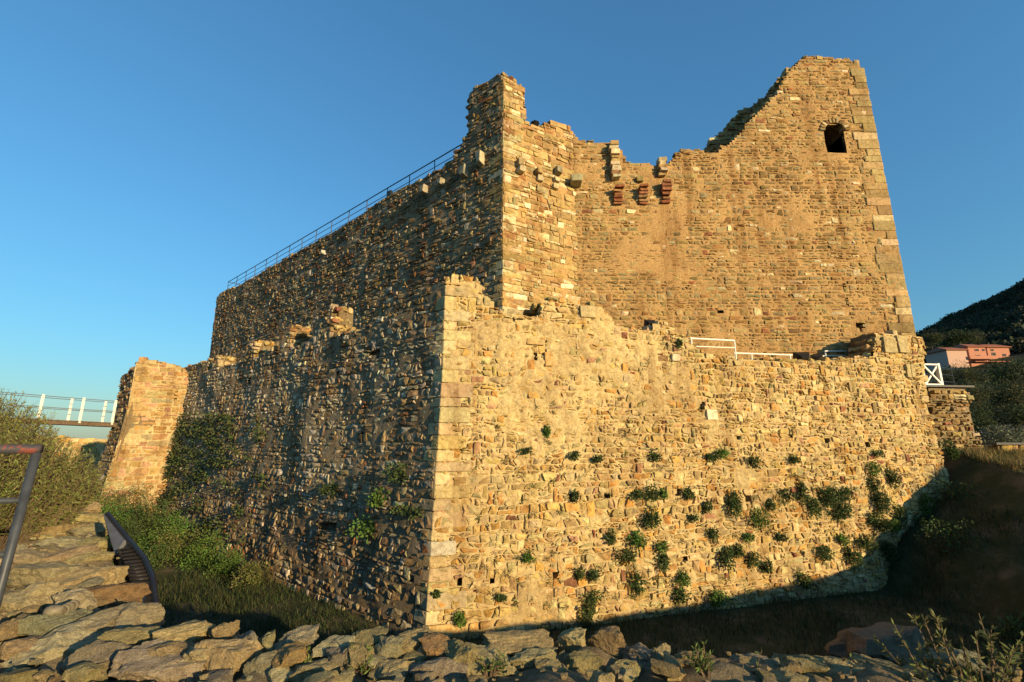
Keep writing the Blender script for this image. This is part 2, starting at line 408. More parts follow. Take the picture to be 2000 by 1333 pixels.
def block(face, s, z, h0, L, Hh, D, g, taper=0.0, j=.015):
    """a dressed block standing out of a face from h0 by D"""
    V = []
    for hh, sx in ((h0, 1), (h0 + D, 1 - taper)):
        for a, b_ in ((-1, -1), (1, -1), (1, 1), (-1, 1)):
            V.append(face.W(s + a * L / 2 * (1 if b_ > 0 else sx) + g.uniform(-j, j), z + b_ * Hh / 2 + (Hh * taper if (b_ < 0 and hh > h0) else 0) + g.uniform(-j, j), hh + g.uniform(-j, j)))
    F = [(3, 2, 1, 0), (4, 5, 6, 7), (0, 1, 5, 4), (1, 2, 6, 5), (2, 3, 7, 6), (3, 0, 4, 7)]
    if face.rev: F = [f[::-1] for f in F]
    return V, F
def bevel(o, w=.02):
    md = o.modifiers.new('worn edges', 'BEVEL'); md.width = w; md.segments = 2; md.limit_method = 'ANGLE'; return o
def corner_quoins(root, fa, fb, z0, z1, seed, pal, hh=(.28, .5), la=(.45, 1.0), lb=(.4, .9), out=.03, sa=0, sb=0):
    """blocks that wrap the corner shared by two faces"""
    g = random.Random(seed); z = z0; i = 0
    while z < z1:
        H = g.uniform(*hh); L1 = g.uniform(*la) * (1.25 if i % 2 else .75); L2 = g.uniform(*lb) * (.75 if i % 2 else 1.25); i += 1
        H = min(H, z1 - z + .05); e = out + g.uniform(-.02, .02); V = []
        nf = Vector((fa.n.x, fa.n.y)) + Vector((fb.n.x, fb.n.y)); nf = nf / (nf.length_squared / 2) 
        for zz in (z + .012, z + H - .012):
            c = Vector(fa.W(sa, zz)); c = Vector((c.x + nf.x * .035 + fa.n.x * (e - .03), c.y + nf.y * .035 + fa.n.y * (e - .03), zz))
            A = Vector(fa.W(sa + L1, zz, e)); B = Vector(fb.W(sb + L2, zz, .03)); Ai = Vector(fa.W(sa + L1, zz, -.3)); Bi = Vector(fb.W(sb + L2, zz, -.3))
            jt = lambda: Vector((g.uniform(-.012, .012), g.uniform(-.012, .012), g.uniform(-.01, .01)))
            V += [c + jt(), A + jt(), Ai, Bi, B + jt()]
        F = [(0, 1, 6, 5), (1, 2, 7, 6), (2, 3, 8, 7), (3, 4, 9, 8), (4, 0, 5, 9), (4, 3, 2, 1, 0), (5, 6, 7, 8, 9)]
        col = pick(pal, g)
        bevel(mesh_obj('quoin', V, F, M_STONE, root, [col] * 10, V[0]), .025)
        z += H

# ------------------------------------------------------------------ the layout of the place
ZF = -5.1                                        # ditch floor
C0 = (-2.12, 14.0)                               # outer corner
UF = Vector((.956, .29)).normalized(); UL = Vector((-.77, .64)).normalized()
FR = Face(C0, UF, False, 2.0, .085, -.54)        # sunlit front
LF = Face(C0, UL, True, 2.0, .085, -.54)         # raking-light flank
LF.bulge = .13; FR.bulge = .05
K0 = (-.4, 19.0)
KL = Face(K0, (-.76, .65), True); KA = Face(K0, (.87, .5), False)
KL.bulge = .08
kend = KA.un(1122, 400)[0]; kp = KA.W(kend, 0)
KM = Face((kp[0], kp[1]), (1.0, 0.0), False)

# ---- terrain
EDGE = [(-60, 54), (-32, 30.5), (-26.5, 26.5), (-12.8, 14.1), (-7.3, 8.4), (-4.35, 5.4), (-3.5, 4.4), (-2.3, 3.2), (-1.2, 3.1), (2.9, 3.1), (6, 3.2), (14, 3.7), (22, 6.5), (18.6, 11.5), (18.2, 16), (19.4, 20.6), (21, 60), (-60, 90)]
def edge_dist(x, y):
    d = 1e9; k = 0
    for i in range(len(EDGE) - 2):
        ax, ay = EDGE[i]; bx, by = EDGE[i + 1]; dx, dy = bx - ax, by - ay
        t = max(0, min(1, ((x - ax) * dx + (y - ay) * dy) / (dx * dx + dy * dy))); e = math.hypot(x - ax - t * dx, y - ay - t * dy)
        if e < d: d, k = e, i + t
    return d, k
def smooth(a, b_, x): t = max(0, min(1, (x - a) / (b_ - a))); return t * t * (3 - 2 * t)
TOPZ = [-1.62] * 10 + [-1.85, -1.75, -1.35, -2.4, -1.4, -.5, -.5, -.5]
def terrain(x, y):
    d, k = edge_dist(x, y)
    nz = noise.fractal(Vector((x * .35, y * .35, 3)), 1, 2, 4)
    kk = min(int(k), len(TOPZ) - 2); top = TOPZ[kk] + (TOPZ[kk + 1] - TOPZ[kk]) * (k - kk) + .08 * nz
    r_ = math.hypot(x, y)
    if inside(EDGE, x, y):
        right = smooth(9.3, 10.6, k); 
        slope = 4.0 * (1 - right) + (1.15 - .38 * smooth(12.6, 13.6, k) + .25 * nz) * right
        z = max(ZF + .12 * nz - .35 * smooth(2, 14, x), top - d * slope - (.3 if d > .1 else 0) * (1 - right))
        z = max(z, ZF + (2.0 + .5 * nz) * smooth(-12, -22, x) * 0.35)
    else: z = top + .06 * noise.noise(Vector((x * 2, y * 2, 0)))
    if r_ > 45: z -= min(60, (r_ - 45) * .22)
    return z
def axis(lo, hi, step, far):
    a = []; x = lo
    while x <= hi: a.append(x); x += step
    l = []; s = step; x = lo
    while x > -far: s *= 1.35; x -= s; l.append(x)
    r_ = []; s = step; x = a[-1]
    while x < far: s *= 1.35; x += s; r_.append(x)
    return l[::-1] + a + r_
AX, AY = axis(-14, 20, .25, 3000), axis(-1, 24, .25, 3000)
V = [(x, y, terrain(x, y)) for y in AY for x in AX]; nx = len(AX)
F = [(j * nx + i, j * nx + i + 1, (j + 1) * nx + i + 1, (j + 1) * nx + i) for j in range(len(AY) - 1) for i in range(nx - 1)]
tag(mesh_obj('ground', V, F, M_GROUND, smooth=True), 'grassy ground around the castle ditch', kind='structure')
tag(mesh_obj('sea', [(-15000, -15000, -58), (15000, -15000, -58), (15000, 15000, -58), (-15000, 15000, -58)], [(0, 1, 2, 3)], M_SEA), kind='structure')

# ---- what hides the keep: top line of the outer walls in the picture
TOPL = [(300, 740), (400, 715), (500, 670), (648, 610), (850, 550), (935, 550), (985, 605), (1040, 615), (1130, 580), (1200, 630), (1330, 660), (1380, 692), (1700, 695), (1715, 650), (1800, 655)]
def above_outer(px, py):
    for (x0, y0), (x1, y1) in zip(TOPL, TOPL[1:]):
        if x0 <= px < x1: return py < y0 + (y1 - y0) * (px - x0) / (x1 - x0) + 8
    return False

# ================================================================== FRONT OUTER WALL
fw = empty('outer_wall', (C0[0], C0[1], ZF), 'sunlit sloping stone outer wall with cream mortar and green shrubs', 'wall')
ftop = [(866, 560), (870, 543), (935, 545), (941, 562), (945, 582), (963, 585), (967, 601), (985, 604), (1000, 624), (1036, 618), (1040, 616), (1054, 614), (1056, 585), (1128, 579), (1132, 592), (1172, 596), (1186, 611), (1200, 634), (1240, 640), (1275, 643), (1277, 627), (1302, 631), (1332, 656), (1345, 668), (1377, 690), (1440, 700), (1600, 704), (1706, 694), (1711, 649), (1760, 652), (1800, 655), (1806, 672)]
tp = [FR.un(*p) for p in ftop]; s_end = FR.un(1812, 800)[0]
fpoly = [(0.0, ZF - .4)] + [(max(0.0, s), z) for s, z in tp] + [(s_end, 2.0), (s_end + .4, ZF - .8), (0, ZF - .8)]
fpoly = fpoly[1:]
def rect(face, x0, y0, x1, y1): return face.poly([(x0, y0), (x1, y0), (x1, y1), (x0, y1)])
fh = [rect(FR, *q) for q in [(1061, 832, 1071, 850), (895, 972, 905, 986), (1182, 963, 1193, 976), (1113, 965, 1124, 980), (893, 1128, 903, 1144), (955, 1122, 966, 1138), (988, 1118, 996, 1132), (1080, 1118, 1092, 1132), (1455, 966, 1468, 980), (1331, 1088, 1343, 1100), (1367, 785, 1377, 800), (1612, 855, 1622, 866), (1690, 862, 1700, 875), (1320, 955, 1330, 968), (1015, 972, 1021, 984), (1562, 1075, 1572, 1085), (1540, 848, 1550, 858), (1440, 850, 1450, 860), (1043, 675, 1050, 705)]]
def plast(s, z):
    m_ = smooth(.0, .5, noise.fractal(Vector((s * .42 + 7, z * .5, 2.2)), .9, 2.1, 4) + .62 * smooth(-1.8, 2.2, z) * smooth(12.0, 5.0, s) - .22)
    f = noise.fractal(Vector((s * 2.6, z * 3.2, 9)), .7, 2.1, 4)
    return (.05 + .07 * f) * m_
masonry(fw, FR, fpoly, .25, .175, PAL_F, 21, fh, wav=.6, slant=.35, split=.2, big=.12, joint=.012, hr=(.008, .062), tilt=.22, mort=M_MORT_F, mort_amp=.035, mort_base=-.015, plaster=plast, step=.07, thick=1.15)
cap_stones(fw, FR, tp[1:], 1.0, PAL_F, 5, .38)
corner_quoins(fw, FR, LF, ZF - .2, tp[1][1] - .2, 31, [(2, (.54, .43, .24)), (2, (.48, .38, .20)), (.6, (.66, .58, .42)), (1, (.44, .30, .13))], (.26, .48), (.45, .9), (.3, .5), .05)
# end pier with its dressed stones
g = random.Random(4)
for px0, px1, py0, py1, c in [(1722, 1745, 660, 690, (.45, .37, .2)), (1749, 1768, 657, 690, (.42, .34, .18)), (1775, 1783, 712, 738, (.46, .38, .2)), (1766, 1774, 712, 738, (.46, .38, .2)), (1378, 1398, 801, 820, (.70, .63, .45)), (1310, 1325, 693, 707, (.70, .63, .45)), (1132, 1160, 600, 622, (.46, .37, .2)), (1062, 1078, 690, 716, (.5, .32, .13)), (1028, 1062, 664, 675, (.5, .36, .16))]:
    a = FR.un((px0 + px1) / 2, (py0 + py1) / 2); L = abs(FR.un(px1, py0)[0] - FR.un(px0, py0)[0]); Hh = abs(FR.un(px0, py0)[1] - FR.un(px0, py1)[1])
    V, F = block(FR, a[0], a[1], -.25, L, Hh, .25 + .11, g); bevel(mesh_obj('dressed_stone', V, F, M_STONE, fw, [c] * 8, V[0]))

# ================================================================== LEFT OUTER WALL (flank)
lw = empty('flank_wall', LF.W(12, ZF), 'long weathered grey stone flank wall in raking light, left of corner', 'wall')
LE = LF.un(352, 740)[0] + 1.5
def sx(px, py): return LF.un(px, py)[0]
m1, m2, m3, m4 = sx(648, 605), sx(566, 650), sx(499, 668), sx(428, 705)
ltop = [(0, 5.15), (.5, 5.2), (1.2, 5.0), (1.7, 4.75), (2.6, 4.45), (3.6, 4.5), (4.6, 4.2), (m1 - .02, 4.25), (m1, 5.7), (m1 + .5, 5.6), (m1 + 1.3, 5.1), (m1 + 1.6, 4.35), (m2, 4.3), (m2 + .02, 5.45), (m2 + .9, 5.25), (m2 + 1.3, 4.4), (m3, 4.3), (m3 + .02, 5.3), (m3 + .8, 5.2), (m3 + 1.1, 4.3), (m4, 4.25), (m4 + .02, 5.05), (m4 + .8, 5.0), (m4 + 1.0, 4.3), (m4 + 1.7, 4.3), (m4 + 1.72, 5.0), (LE, 4.9)]
lpoly = ltop + [(LE, ZF - .8), (0, ZF - .8)]
lh = [rect(LF, *q) for q in [(718, 677, 740, 698), (624, 1018, 656, 1040), (484, 735, 490, 752), (660, 722, 664, 732), (700, 845, 706, 855), (800, 1125, 812, 1140)]]
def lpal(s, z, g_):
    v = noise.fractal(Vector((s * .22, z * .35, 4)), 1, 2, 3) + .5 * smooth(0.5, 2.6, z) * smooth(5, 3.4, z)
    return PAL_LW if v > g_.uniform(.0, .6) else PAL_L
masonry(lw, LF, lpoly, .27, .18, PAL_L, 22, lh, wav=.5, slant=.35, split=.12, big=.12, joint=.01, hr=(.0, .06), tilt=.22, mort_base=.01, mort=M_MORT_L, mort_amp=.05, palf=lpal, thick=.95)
cap_stones(lw, LF, ltop, .85, PAL_F, 6, .38)

# ================================================================== KEEP
def keep_vis(px, py): return above_outer(px, py)
kf = empty('keep_flank_wall', KL.W(14, 1.8), 'tall dark shaded keep wall with railing on top, behind the flank', 'wall')
kltop_px = [(978, 146), (962, 150), (940, 165), (925, 172), (916, 190), (915, 250), (906, 268), (900, 285), (888, 305), (860, 330), (830, 345), (800, 362), (765, 378), (700, 425), (640, 458), (570, 497), (520, 525), (470, 556), (440, 567), (425, 578)]
kl = [KL.un(*p) for p in kltop_px]; kl[0] = (0, kl[0][1]); KLE = kl[-1][0]
klpoly = kl + [(KLE, 1.8), (0, 1.8)]
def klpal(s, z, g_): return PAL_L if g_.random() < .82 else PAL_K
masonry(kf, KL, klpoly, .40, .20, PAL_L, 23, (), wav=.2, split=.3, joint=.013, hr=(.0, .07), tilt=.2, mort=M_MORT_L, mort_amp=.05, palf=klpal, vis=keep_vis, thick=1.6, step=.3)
cap_stones(kf, KL, kl, 1.3, PAL_K, 7, .42)
g = random.Random(9)
for px, py, wpx, hpx, c in [(937, 313, 18, 36, (.6, .52, .36)), (905, 338, 22, 30, (.4, .38, .28)), (826, 372, 16, 26, (.55, .5, .38)), (860, 358, 14, 22, (.5, .46, .34)), (628, 494, 10, 18, (.7, .68, .6))]:
    s, z = KL.un(px, py, .2); L = wpx / FPX * 20; Hh = hpx / FPX * 20; c = tuple(q * .8 for q in c)
    V, F = block(KL, s, z, -.3, L, Hh, .3 + .33, g, .35, .03); bevel(mesh_obj('corbel', V, F, M_STONE, kf, [c] * 8, V[0]), .03)

kt = empty('keep_corner_wall', KA.W(2, 1.8), 'golden keep corner wall with pale quoins and tall broken turret', 'wall')
katop_px = [(978, 146), (1000, 158), (1019, 180), (1025, 212), (1024, 236), (1045, 250), (1074, 240), (1086, 237), (1112, 246), (1122, 262)]
ka = [KA.un(*p) for p in katop_px]; ka[0] = (0, ka[0][1])
kapoly = ka + [(kend + .05, 1.8), (0, 1.8)]
masonry(kt, KA, kapoly, .5, .24, PAL_K, 24, (), wav=.15, split=.3, joint=.008, hr=(.03, .08), tilt=.15, n_ind=280, mort=M_MORT_K, mort_amp=.02, mort_base=.01, vis=keep_vis, thick=1.4,
        palf=lambda s, z, g_: PAL_W if g_.random() < .22 else [(3, (.44, .32, .14)), (2, (.38, .26, .11)), (1, (.34, .19, .08)), (1, (.38, .31, .16))])
cap_stones(kt, KA, ka, 1.2, PAL_K, 8, .4)
corner_quoins(kt, KA, KL, 1.8, ka[0][1] - .1, 33, [(2, (.62, .53, .33)), (2, (.48, .36, .17)), (1.2, (.36, .24, .10))], (.26, .44), (.5, 1.0), (.35, .8), .035)
for px, py, wpx, hpx, c in [(1017, 318, 12, 16, (.45, .36, .2)), (1019, 331, 13, 14, (.68, .6, .42)), (1053, 335, 13, 12, (.42, .3, .13)), (1057, 347, 13, 14, (.66, .58, .4)), (1092, 332, 14, 18, (.36, .33, .22)), (1090, 350, 13, 12, (.62, .53, .35)), (1088, 363, 13, 14, (.6, .5, .3))]:
    s, z = KA.un(px, py, .25); k = 21 / FPX
    c = tuple(q * .82 for q in c); V, F = block(KA, s, z, -.3, wpx * k * 1.1, hpx * k * .95, .3 + (.36 if py < 336 else .22), g, .12, .03); bevel(mesh_obj('corbel', V, F, M_STONE, kt, [c] * 8, V[0]), .03)

km = empty('keep_main_wall', KM.W(8, 1.8), 'broad ochre keep wall with arched window, rising to a jagged peak', 'wall')
kmtop_px = [(1122, 262), (1140, 275), (1192, 278), (1197, 283), (1212, 290), (1215, 315), (1245, 321), (1265, 318), (1285, 326), (1292, 317), (1310, 316), (1320, 300), (1345, 291), (1386, 296), (1402, 296), (1412, 285), (1420, 287), (1440, 266), (1452, 250), (1478, 222), (1492, 205), (1516, 185), (1530, 155), (1551, 128), (1575, 109), (1600, 110), (1640, 114), (1676, 119), (1680, 131), (1691, 134)]
kt_ = [KM.un(*p) for p in kmtop_px]; kt_[0] = (0, kt_[0][1]); KME = KM.un(1785, 650)[0]; kt_[-1] = (KME, kt_[-1][1])
kmpoly = kt_ + [(KME, 1.8), (0, 1.8)]
wx0, wz0 = KM.un(1616, 302); wx1 = KM.un(1658, 302)[0]; wz1 = KM.un(1632, 242)[1]; wc = (wx0 + wx1) / 2; ww = (wx1 - wx0) / 2
win = [(wx0, wz0), (wx1, wz0)] + [(wc + ww * math.cos(t * math.pi / 8), wz1 - .46 + .46 * math.sin(t * math.pi / 8)) for t in range(0, 9)]
kh = [win] + [rect(KM, *q) for q in [(1646, 552, 1651, 585), (1652, 585, 1656, 615), (1617, 479, 1622, 486), (1403, 606, 1413, 613), (1262, 628, 1284, 642), (1672, 632, 1690, 650), (1680, 655, 1700, 668)]]
def kmpal(s, z, g_):
    st = noise.fractal(Vector((s * .3, z * .35, 8)), 1, 2, 3) + 1.3 * math.exp(-((s - 11.4) / 2.8) ** 2 - ((z - 12.2) / 1.5) ** 2)
    if g_.random() < .035: return PAL_W
    return [(3, (.22, .135, .05)), (2, (.27, .18, .075)), (1, (.32, .24, .11))] if st > g_.uniform(.35, .9) else PAL_K
def kmpl(s, z):
    return .035 * smooth(.1, .6, noise.fractal(Vector((s * .35, z * .4, 31)), .9, 2, 4) + .7 * math.exp(-((s - 3.6) / 1.6) ** 2 - ((z - 9.8) / 1.8) ** 2))
i0 = min(range(len(kt_)), key=lambda i: abs(kt_[i][0] - wc))
core = kt_[:i0 + 1] + [(kt_[i0][0], wz1)] + [win[(6 + k) % len(win)] for k in range(len(win) + 1)] + [(kt_[i0][0] + .001, wz1), (kt_[i0][0] + .001, kt_[i0][1])] + kt_[i0 + 1:] + [(KME, 1.8), (0, 1.8)]
masonry(km, KM, kmpoly, .36, .185, PAL_K, 25, kh, wav=.25, slant=.2, split=.12, joint=.022, hr=(.02, .058), tilt=.13, mort=M_MORT_K, mort_amp=.022, mort_base=.012, palf=kmpal, plaster=kmpl, vis=keep_vis, thick=1.3, core_poly=core, step=.15)
cap_stones(km, KM, kt_, 1.1, PAL_K, 9, .42)
# window reveal: a vaulted tunnel in the wall's thickness and the dark room behind
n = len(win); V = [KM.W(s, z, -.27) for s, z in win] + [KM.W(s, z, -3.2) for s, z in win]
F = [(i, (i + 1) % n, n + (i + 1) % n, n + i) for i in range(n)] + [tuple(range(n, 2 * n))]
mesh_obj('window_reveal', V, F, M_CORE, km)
for i in range(11):                               # voussoirs of the window arch
    t = math.pi * (i + .5) / 11; s = wc + (ww + .10) * math.cos(t); z = wz1 - .46 + .58 * math.sin(t)
    mb = MB().box(KM.W(s, z, -.1), .13, .42, .26, (math.sin(t), 0, -math.cos(t)), (math.cos(t), 0, math.sin(t)), pick(PAL_K, g)); bevel(mb.build('voussoir', M_STONE, km, KM.W(s, z, 0)), .02)
z = 1.8
while z < kt_[-1][1] - .1:                        # pale quoins up the right corner
    Hh = g.uniform(.3, .55); L = g.uniform(.5, 1.25)
    V, F = block(KM, KME - L / 2 + .04, z + Hh / 2, -.9, L, Hh - .02, .9 + g.uniform(.05, .075), g)
    bevel(mesh_obj('quoin', V, F, M_STONE, km, [pick([(1, (.52, .42, .24)), (2, (.43, .32, .15)), (2, (.38, .27, .12))], g)] * 8, V[0]), .025); z += Hh
# stepped brick corbels under the lost machicolation, and the stub of a brick shaft
for px, tops, y0, y1 in [(1208, 283, 365, 396), (1257, 350, 362, 396), (1301, 318, 352, 394)]:
    z0 = KM.un(px, y1, .3)[1]; z1 = KM.un(px, y0, .3)[1]; s = KM.un(px, y0, .3)[0]; nb = 6; bh = (z1 - z0) / nb
    cb = mesh_obj('brick_corbel', *block(KM, s, (z0 + z1) / 2, -.2, .3, z1 - z0, .25, g), M_CORE, km)
    for k in range(nb):
        V, F = block(KM, s + g.uniform(-.03, .03), z0 + bh * (k + .5), -.1, g.uniform(.36, .5), bh * .78, .1 + (.14 + .07 * k) * g.uniform(.75, 1.1), g, 0, .03); mesh_obj('brick', V, F, M_STONE, cb, [pick([(1, (.30, .13, .065)), (1, (.25, .10, .05)), (.5, (.34, .2, .1))], g)] * 8, V[0])
    zt = KM.un(px - 4, tops, .1)[1]; z = z1 + (.3 if px != 1208 else .5)
    while z < zt:
        hh = g.uniform(.16, .34); V, F = block(KM, s - .1 + g.uniform(-.06, .06), z + hh / 2, -.2, g.uniform(.3, .46), hh * .92, .2 + g.uniform(.2, .45), g, 0, .03)
        bevel(mesh_obj('shaft_stone', V, F, M_STONE, km, [pick([(1, (.34, .16, .07)), (1, (.40, .28, .12)), (.7, (.6, .52, .35))], g)] * 8, V[0])); z += hh
s, z = KM.un(1126, 350, .5); V, F = block(KM, s, z, -.3, .6, .42, .95, g, .1); bevel(mesh_obj('corbel', V, F, M_STONE, km, [(.34, .32, .2)] * 8, V[0]), .04)
# inner leaf of the broken wall, seen behind its sloping edge
ki = empty('keep_inner_wall', (12, 23.5, 1.8), 'dark broken inner wall edge behind the sloping keep top', 'wall')
KI = Face((kp[0], kp[1] + 1.9), (1, 0), False)
itop = [KI.un(*p) for p in [(1340, 330), (1384, 290), (1390, 274), (1420, 252), (1450, 213), (1472, 210), (1482, 196), (1500, 184), (1522, 156), (1545, 132), (1580, 118), (1600, 130)]]
ipoly = itop + [(itop[-1][0], 8), (itop[0][0], 8)]
masonry(ki, KI, ipoly, .5, .24, PAL_K, 26, (), joint=.02, hr=(.0, .1), n_ind=0, mort=M_MORT_K, thick=1.0, step=.3)
cap_stones(ki, KI, itop, .9, PAL_K, 12, .42)
# rear and far walls of the keep (seen only from a step aside) and its walkway, the terrace between the walls
tp_ = Vector(KL.W(KLE, 0, 0)); re = KM.W(KME, 0)
mb = MB(); zz = 11.0
P4 = [KL.W(3.4, 0, -1.0), KL.W(KLE - .3, 0, -1.0), (re[0] - .5, tp_.y + 2, 0), (re[0] - .5, re[1] + 4.5, 0)]
mb.add([(p[0], p[1], 1.7) for p in P4] + [(p[0], p[1], zz) for p in P4], [(4, 5, 6, 7), (0, 1, 5, 4), (1, 2, 6, 5), (2, 3, 7, 6), (3, 0, 4, 7)])
tag(mb.build('keep_platform', M_CORE), 'flat stone walkway platform inside the keep walls', kind='structure')
mb = MB(); P5 = [FR.W(.6, 1.8, -.6), FR.W(s_end + .5, 1.8, -.6), (re[0] + 3, tp_.y, 0), LF.W(LE, 1.8, -.6)]
mb.add([(p[0], p[1], -6) for p in P5] + [(p[0], p[1], 1.85) for p in P5], [(4, 5, 6, 7), (0, 1, 5, 4), (1, 2, 6, 5), (2, 3, 7, 6), (3, 0, 4, 7)])
tag(mb.build('terrace', M_EARTH), 'earth terrace between outer wall and keep', kind='structure')

# ================================================================== LEFT TOWER, BRIDGE, FAR WALL
J = LF.W(LF.un(366, 760)[0], 2.0)
TF = Face((J[0], J[1]), (-.956, -.29), True, 1.3, .14, 0.0)
tw = empty('gate_tower', TF.W(1, ZF), 'narrow sunlit tower with sloping base beside the footbridge', 'tower')
TL = TF.un(267, 720)[0]
ttop = [(-.4, 3.9), (.1, 4.2), (.6, 4.75), (1.2, 5.0), (TL - .9, 5.15), (TL - .2, 5.2), (TL, 5.05)]
TF.k = 0.54
tpoly = ttop + [(TL, ZF), (-.4, ZF)]
masonry(tw, TF, tpoly, .62, .30, PAL_F, 27, [rect(TF, 343, 762, 347, 776), rect(TF, 341, 778, 347, 784), rect(TF, 294, 805, 300, 810)], joint=.016, hr=(.02, .06), tilt=.12, n_ind=200, mort=M_MORT_F, mort_amp=.025, mort_base=.01, thick=1.0,
        palf=lambda s, z, g_: [(2, (.40, .24, .09)), (2, (.44, .28, .12)), (1, (.42, .33, .17)), (1, (.45, .25, .15))])
cap_stones(tw, TF, ttop, .9, PAL_F, 13, .4)
tc = TF.W(TL, 0)
TS = Face((tc[0], tc[1]), (-.77, .64), True, 1.3, .14, -.54)
TS.P = Vector((TF.P + TF.u * TL).to_tuple())
tspoly = [(0, 5.1), (.5, 4.75), (2.0, 4.6), (3.6, 4.5), (3.6, ZF), (0, ZF)]
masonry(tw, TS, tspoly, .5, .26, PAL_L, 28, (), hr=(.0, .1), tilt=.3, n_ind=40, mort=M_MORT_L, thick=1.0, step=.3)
corner_quoins(tw, TF, TS, ZF - .2, 5.0, 35, [(2, (.44, .32, .15)), (2, (.40, .26, .11)), (1, (.48, .38, .2))], (.3, .5), (-.9, -.45), (.3, .6), .04, TL, 0)
# footbridge
BZ = 1.22
B1 = at_y(247, 827, 30.6); B0 = at_y(92, 822, 27.6); Bx = at_y(-60, 818, 25.0); B1 = B1 + (B1 - B0).normalized() * .9; B1.z = BZ; B0.z = BZ + .12; Bx.z = BZ + .2
br = empty('footbridge', (B0 + B1) / 2, 'timber footbridge with white posts and wire rails over ditch', 'bridge')
bd = (B1 - Bx).normalized(); bs = Vector((-bd.y, bd.x, 0)).normalized()
Lb = (B1 - Bx).length; nP = int(Lb / .16); pm = None
for i in range(nP):
    c = Bx + bd * (.16 * i + .08) + bs * .7
    if pm is None:
        mb = MB().box((0, 0, 0), .145, 1.5, .05, bd, (0, 0, 1)); o = mb.build('plank', M_WOOD, None); o.parent = br; pm = o.data
    else: o = bpy.data.objects.new('plank', pm); sc.collection.objects.link(o); o.parent = br
    o.location = c - Vector(br.location)
for k in (.05, 1.35): MB().bar(Bx + bs * k - Vector((0, 0, .13)), B1 + bs * k - Vector((0, 0, .13)), .12, .2).build('beam', M_WOOD, br)
for side, xs in ((0.0, (45, 118, 181, 246)), (1.4, (108, 175))):
    for px in xs:
        t = max(0.0, min(Lb - .05, (px + 60) / 307 * Lb)); p = Bx + bd * t + bs * side
        MB().bar(p - Vector((0, 0, .1)), p + Vector((0, 0, 1.45)), .095).build('post', M_WHITE, br, p)
    for hz in (.75, 1.40):
        a = Bx + bs * side + Vector((0, 0, hz)); e = B1 + bs * side + Vector((0, 0, hz)); MB().tube([a, (a + e) / 2 - Vector((0, 0, .03)), e], .022, 6).build('wire', M_GREYP, br)
# far wall beyond the bridge
FWc = Face((-58, 44.5), (.985, .17), False)
fwl = empty('far_wall', (-42, 46, -3), 'low distant stone wall under the footbridge, half in shadow', 'wall')
fpts = [(0, .35), (5, .5), (10, .3), (13.4, .65), (14.5, .3), (22, .25), (28, .15)]
masonry(fwl, FWc, fpts + [(28, -4), (0, -4)], .8, .4, PAL_F, 29, (), n_ind=60, mort=M_MORT_F, thick=1.0, step=.4, vis=lambda x, y: 95 < x < 225)
cap_stones(fwl, FWc, fpts, .9, PAL_F, 14, .6)

# ================================================================== RIGHT END: stub wall, gate, low coped wall
ST = Face((at_y(1838, 800, 22.0).x, 22.0), (1, .12), False)
stb = empty('stub_wall', ST.W(.8, -.5), 'short broken stone wall stub below the white gate', 'wall')
sp = [(-.6, 2.55), (.1, 2.6), (1.2, 2.6), (1.75, 2.55), (1.8, 2.1), (1.6, 1.9), (1.55, .8), (1.8, 0), (1.9, -1.0), (-1.0, -1.0)]
masonry(stb, ST, sp, .36, .2, PAL_K, 41, (), joint=.03, hr=(.02, .12), tilt=.3, n_ind=120, mort=M_MORT_L, mort_base=-.05, thick=1.4, step=.2)
MB().box(ST.W(.55, 2.66, -.7), 2.7, 1.7, .09, (1, .12, 0)).build('coping', M_SLATE, stb)
gt = empty('white_gate', ST.W(.3, 2.71, -.3), 'white cross-braced wooden gate on the stub wall', 'gate')
gz0, gz1 = 2.73, 3.78
p = lambda s, z, h=-.35: Vector(ST.W(s, z, h))
MB().bar(p(-.2, gz1), p(.75, gz1), .07, .07).build('top_rail', M_WHITE, gt); MB().bar(p(-.2, gz0 + .06), p(.75, gz0 + .06), .06, .07).build('bottom_rail', M_WHITE, gt)
MB().bar(p(-.12, gz1 - .04, -.33), p(.7, gz0 + .08, -.33), .05, .07).build('brace', M_WHITE, gt); MB().bar(p(-.12, gz0 + .08, -.38), p(.7, gz1 - .04, -.38), .05, .07).build('brace', M_WHITE, gt)
for s, h in ((-.18, -.35), (.74, -.35), (.98, -.6), (1.14, -.8)): MB().bar(p(s, gz0 - .02, h), p(s, gz1 + .06, h), .09).build('post', M_WHITE, gt)
for z in (gz0 + .25, gz0 + .6, gz1 - .1): MB().tube([p(1.0, z, -.55), p(2.0, z, -.8)], .014, 6).build('wire', M_DARK, gt)
MB().tube([p(2.0, gz0 - .2, -.8), p(1.95, gz1 + .1, -.8)], .025, 6).build('thin_post', M_RAIL, gt)
LWf = Face((21.2, 20.6), (1.0, -.06), False)
lcw = empty('coped_wall', LWf.W(3, -1), 'low stone wall with dark flat coping at right edge', 'wall')
masonry(lcw, LWf, [(0, -.08), (9, -.08), (9, -1.5), (0, -1.5)], .5, .28, PAL_F, 42, (), joint=.03, hr=(.02, .1), n_ind=80, mort=M_MORT_L, mort_base=-.03, thick=.5, step=.3)
MB().box(LWf.W(4.5, -.02, -.18), 9.4, .7, .09, (1, -.06, 0)).build('coping', M_SLATE, lcw)

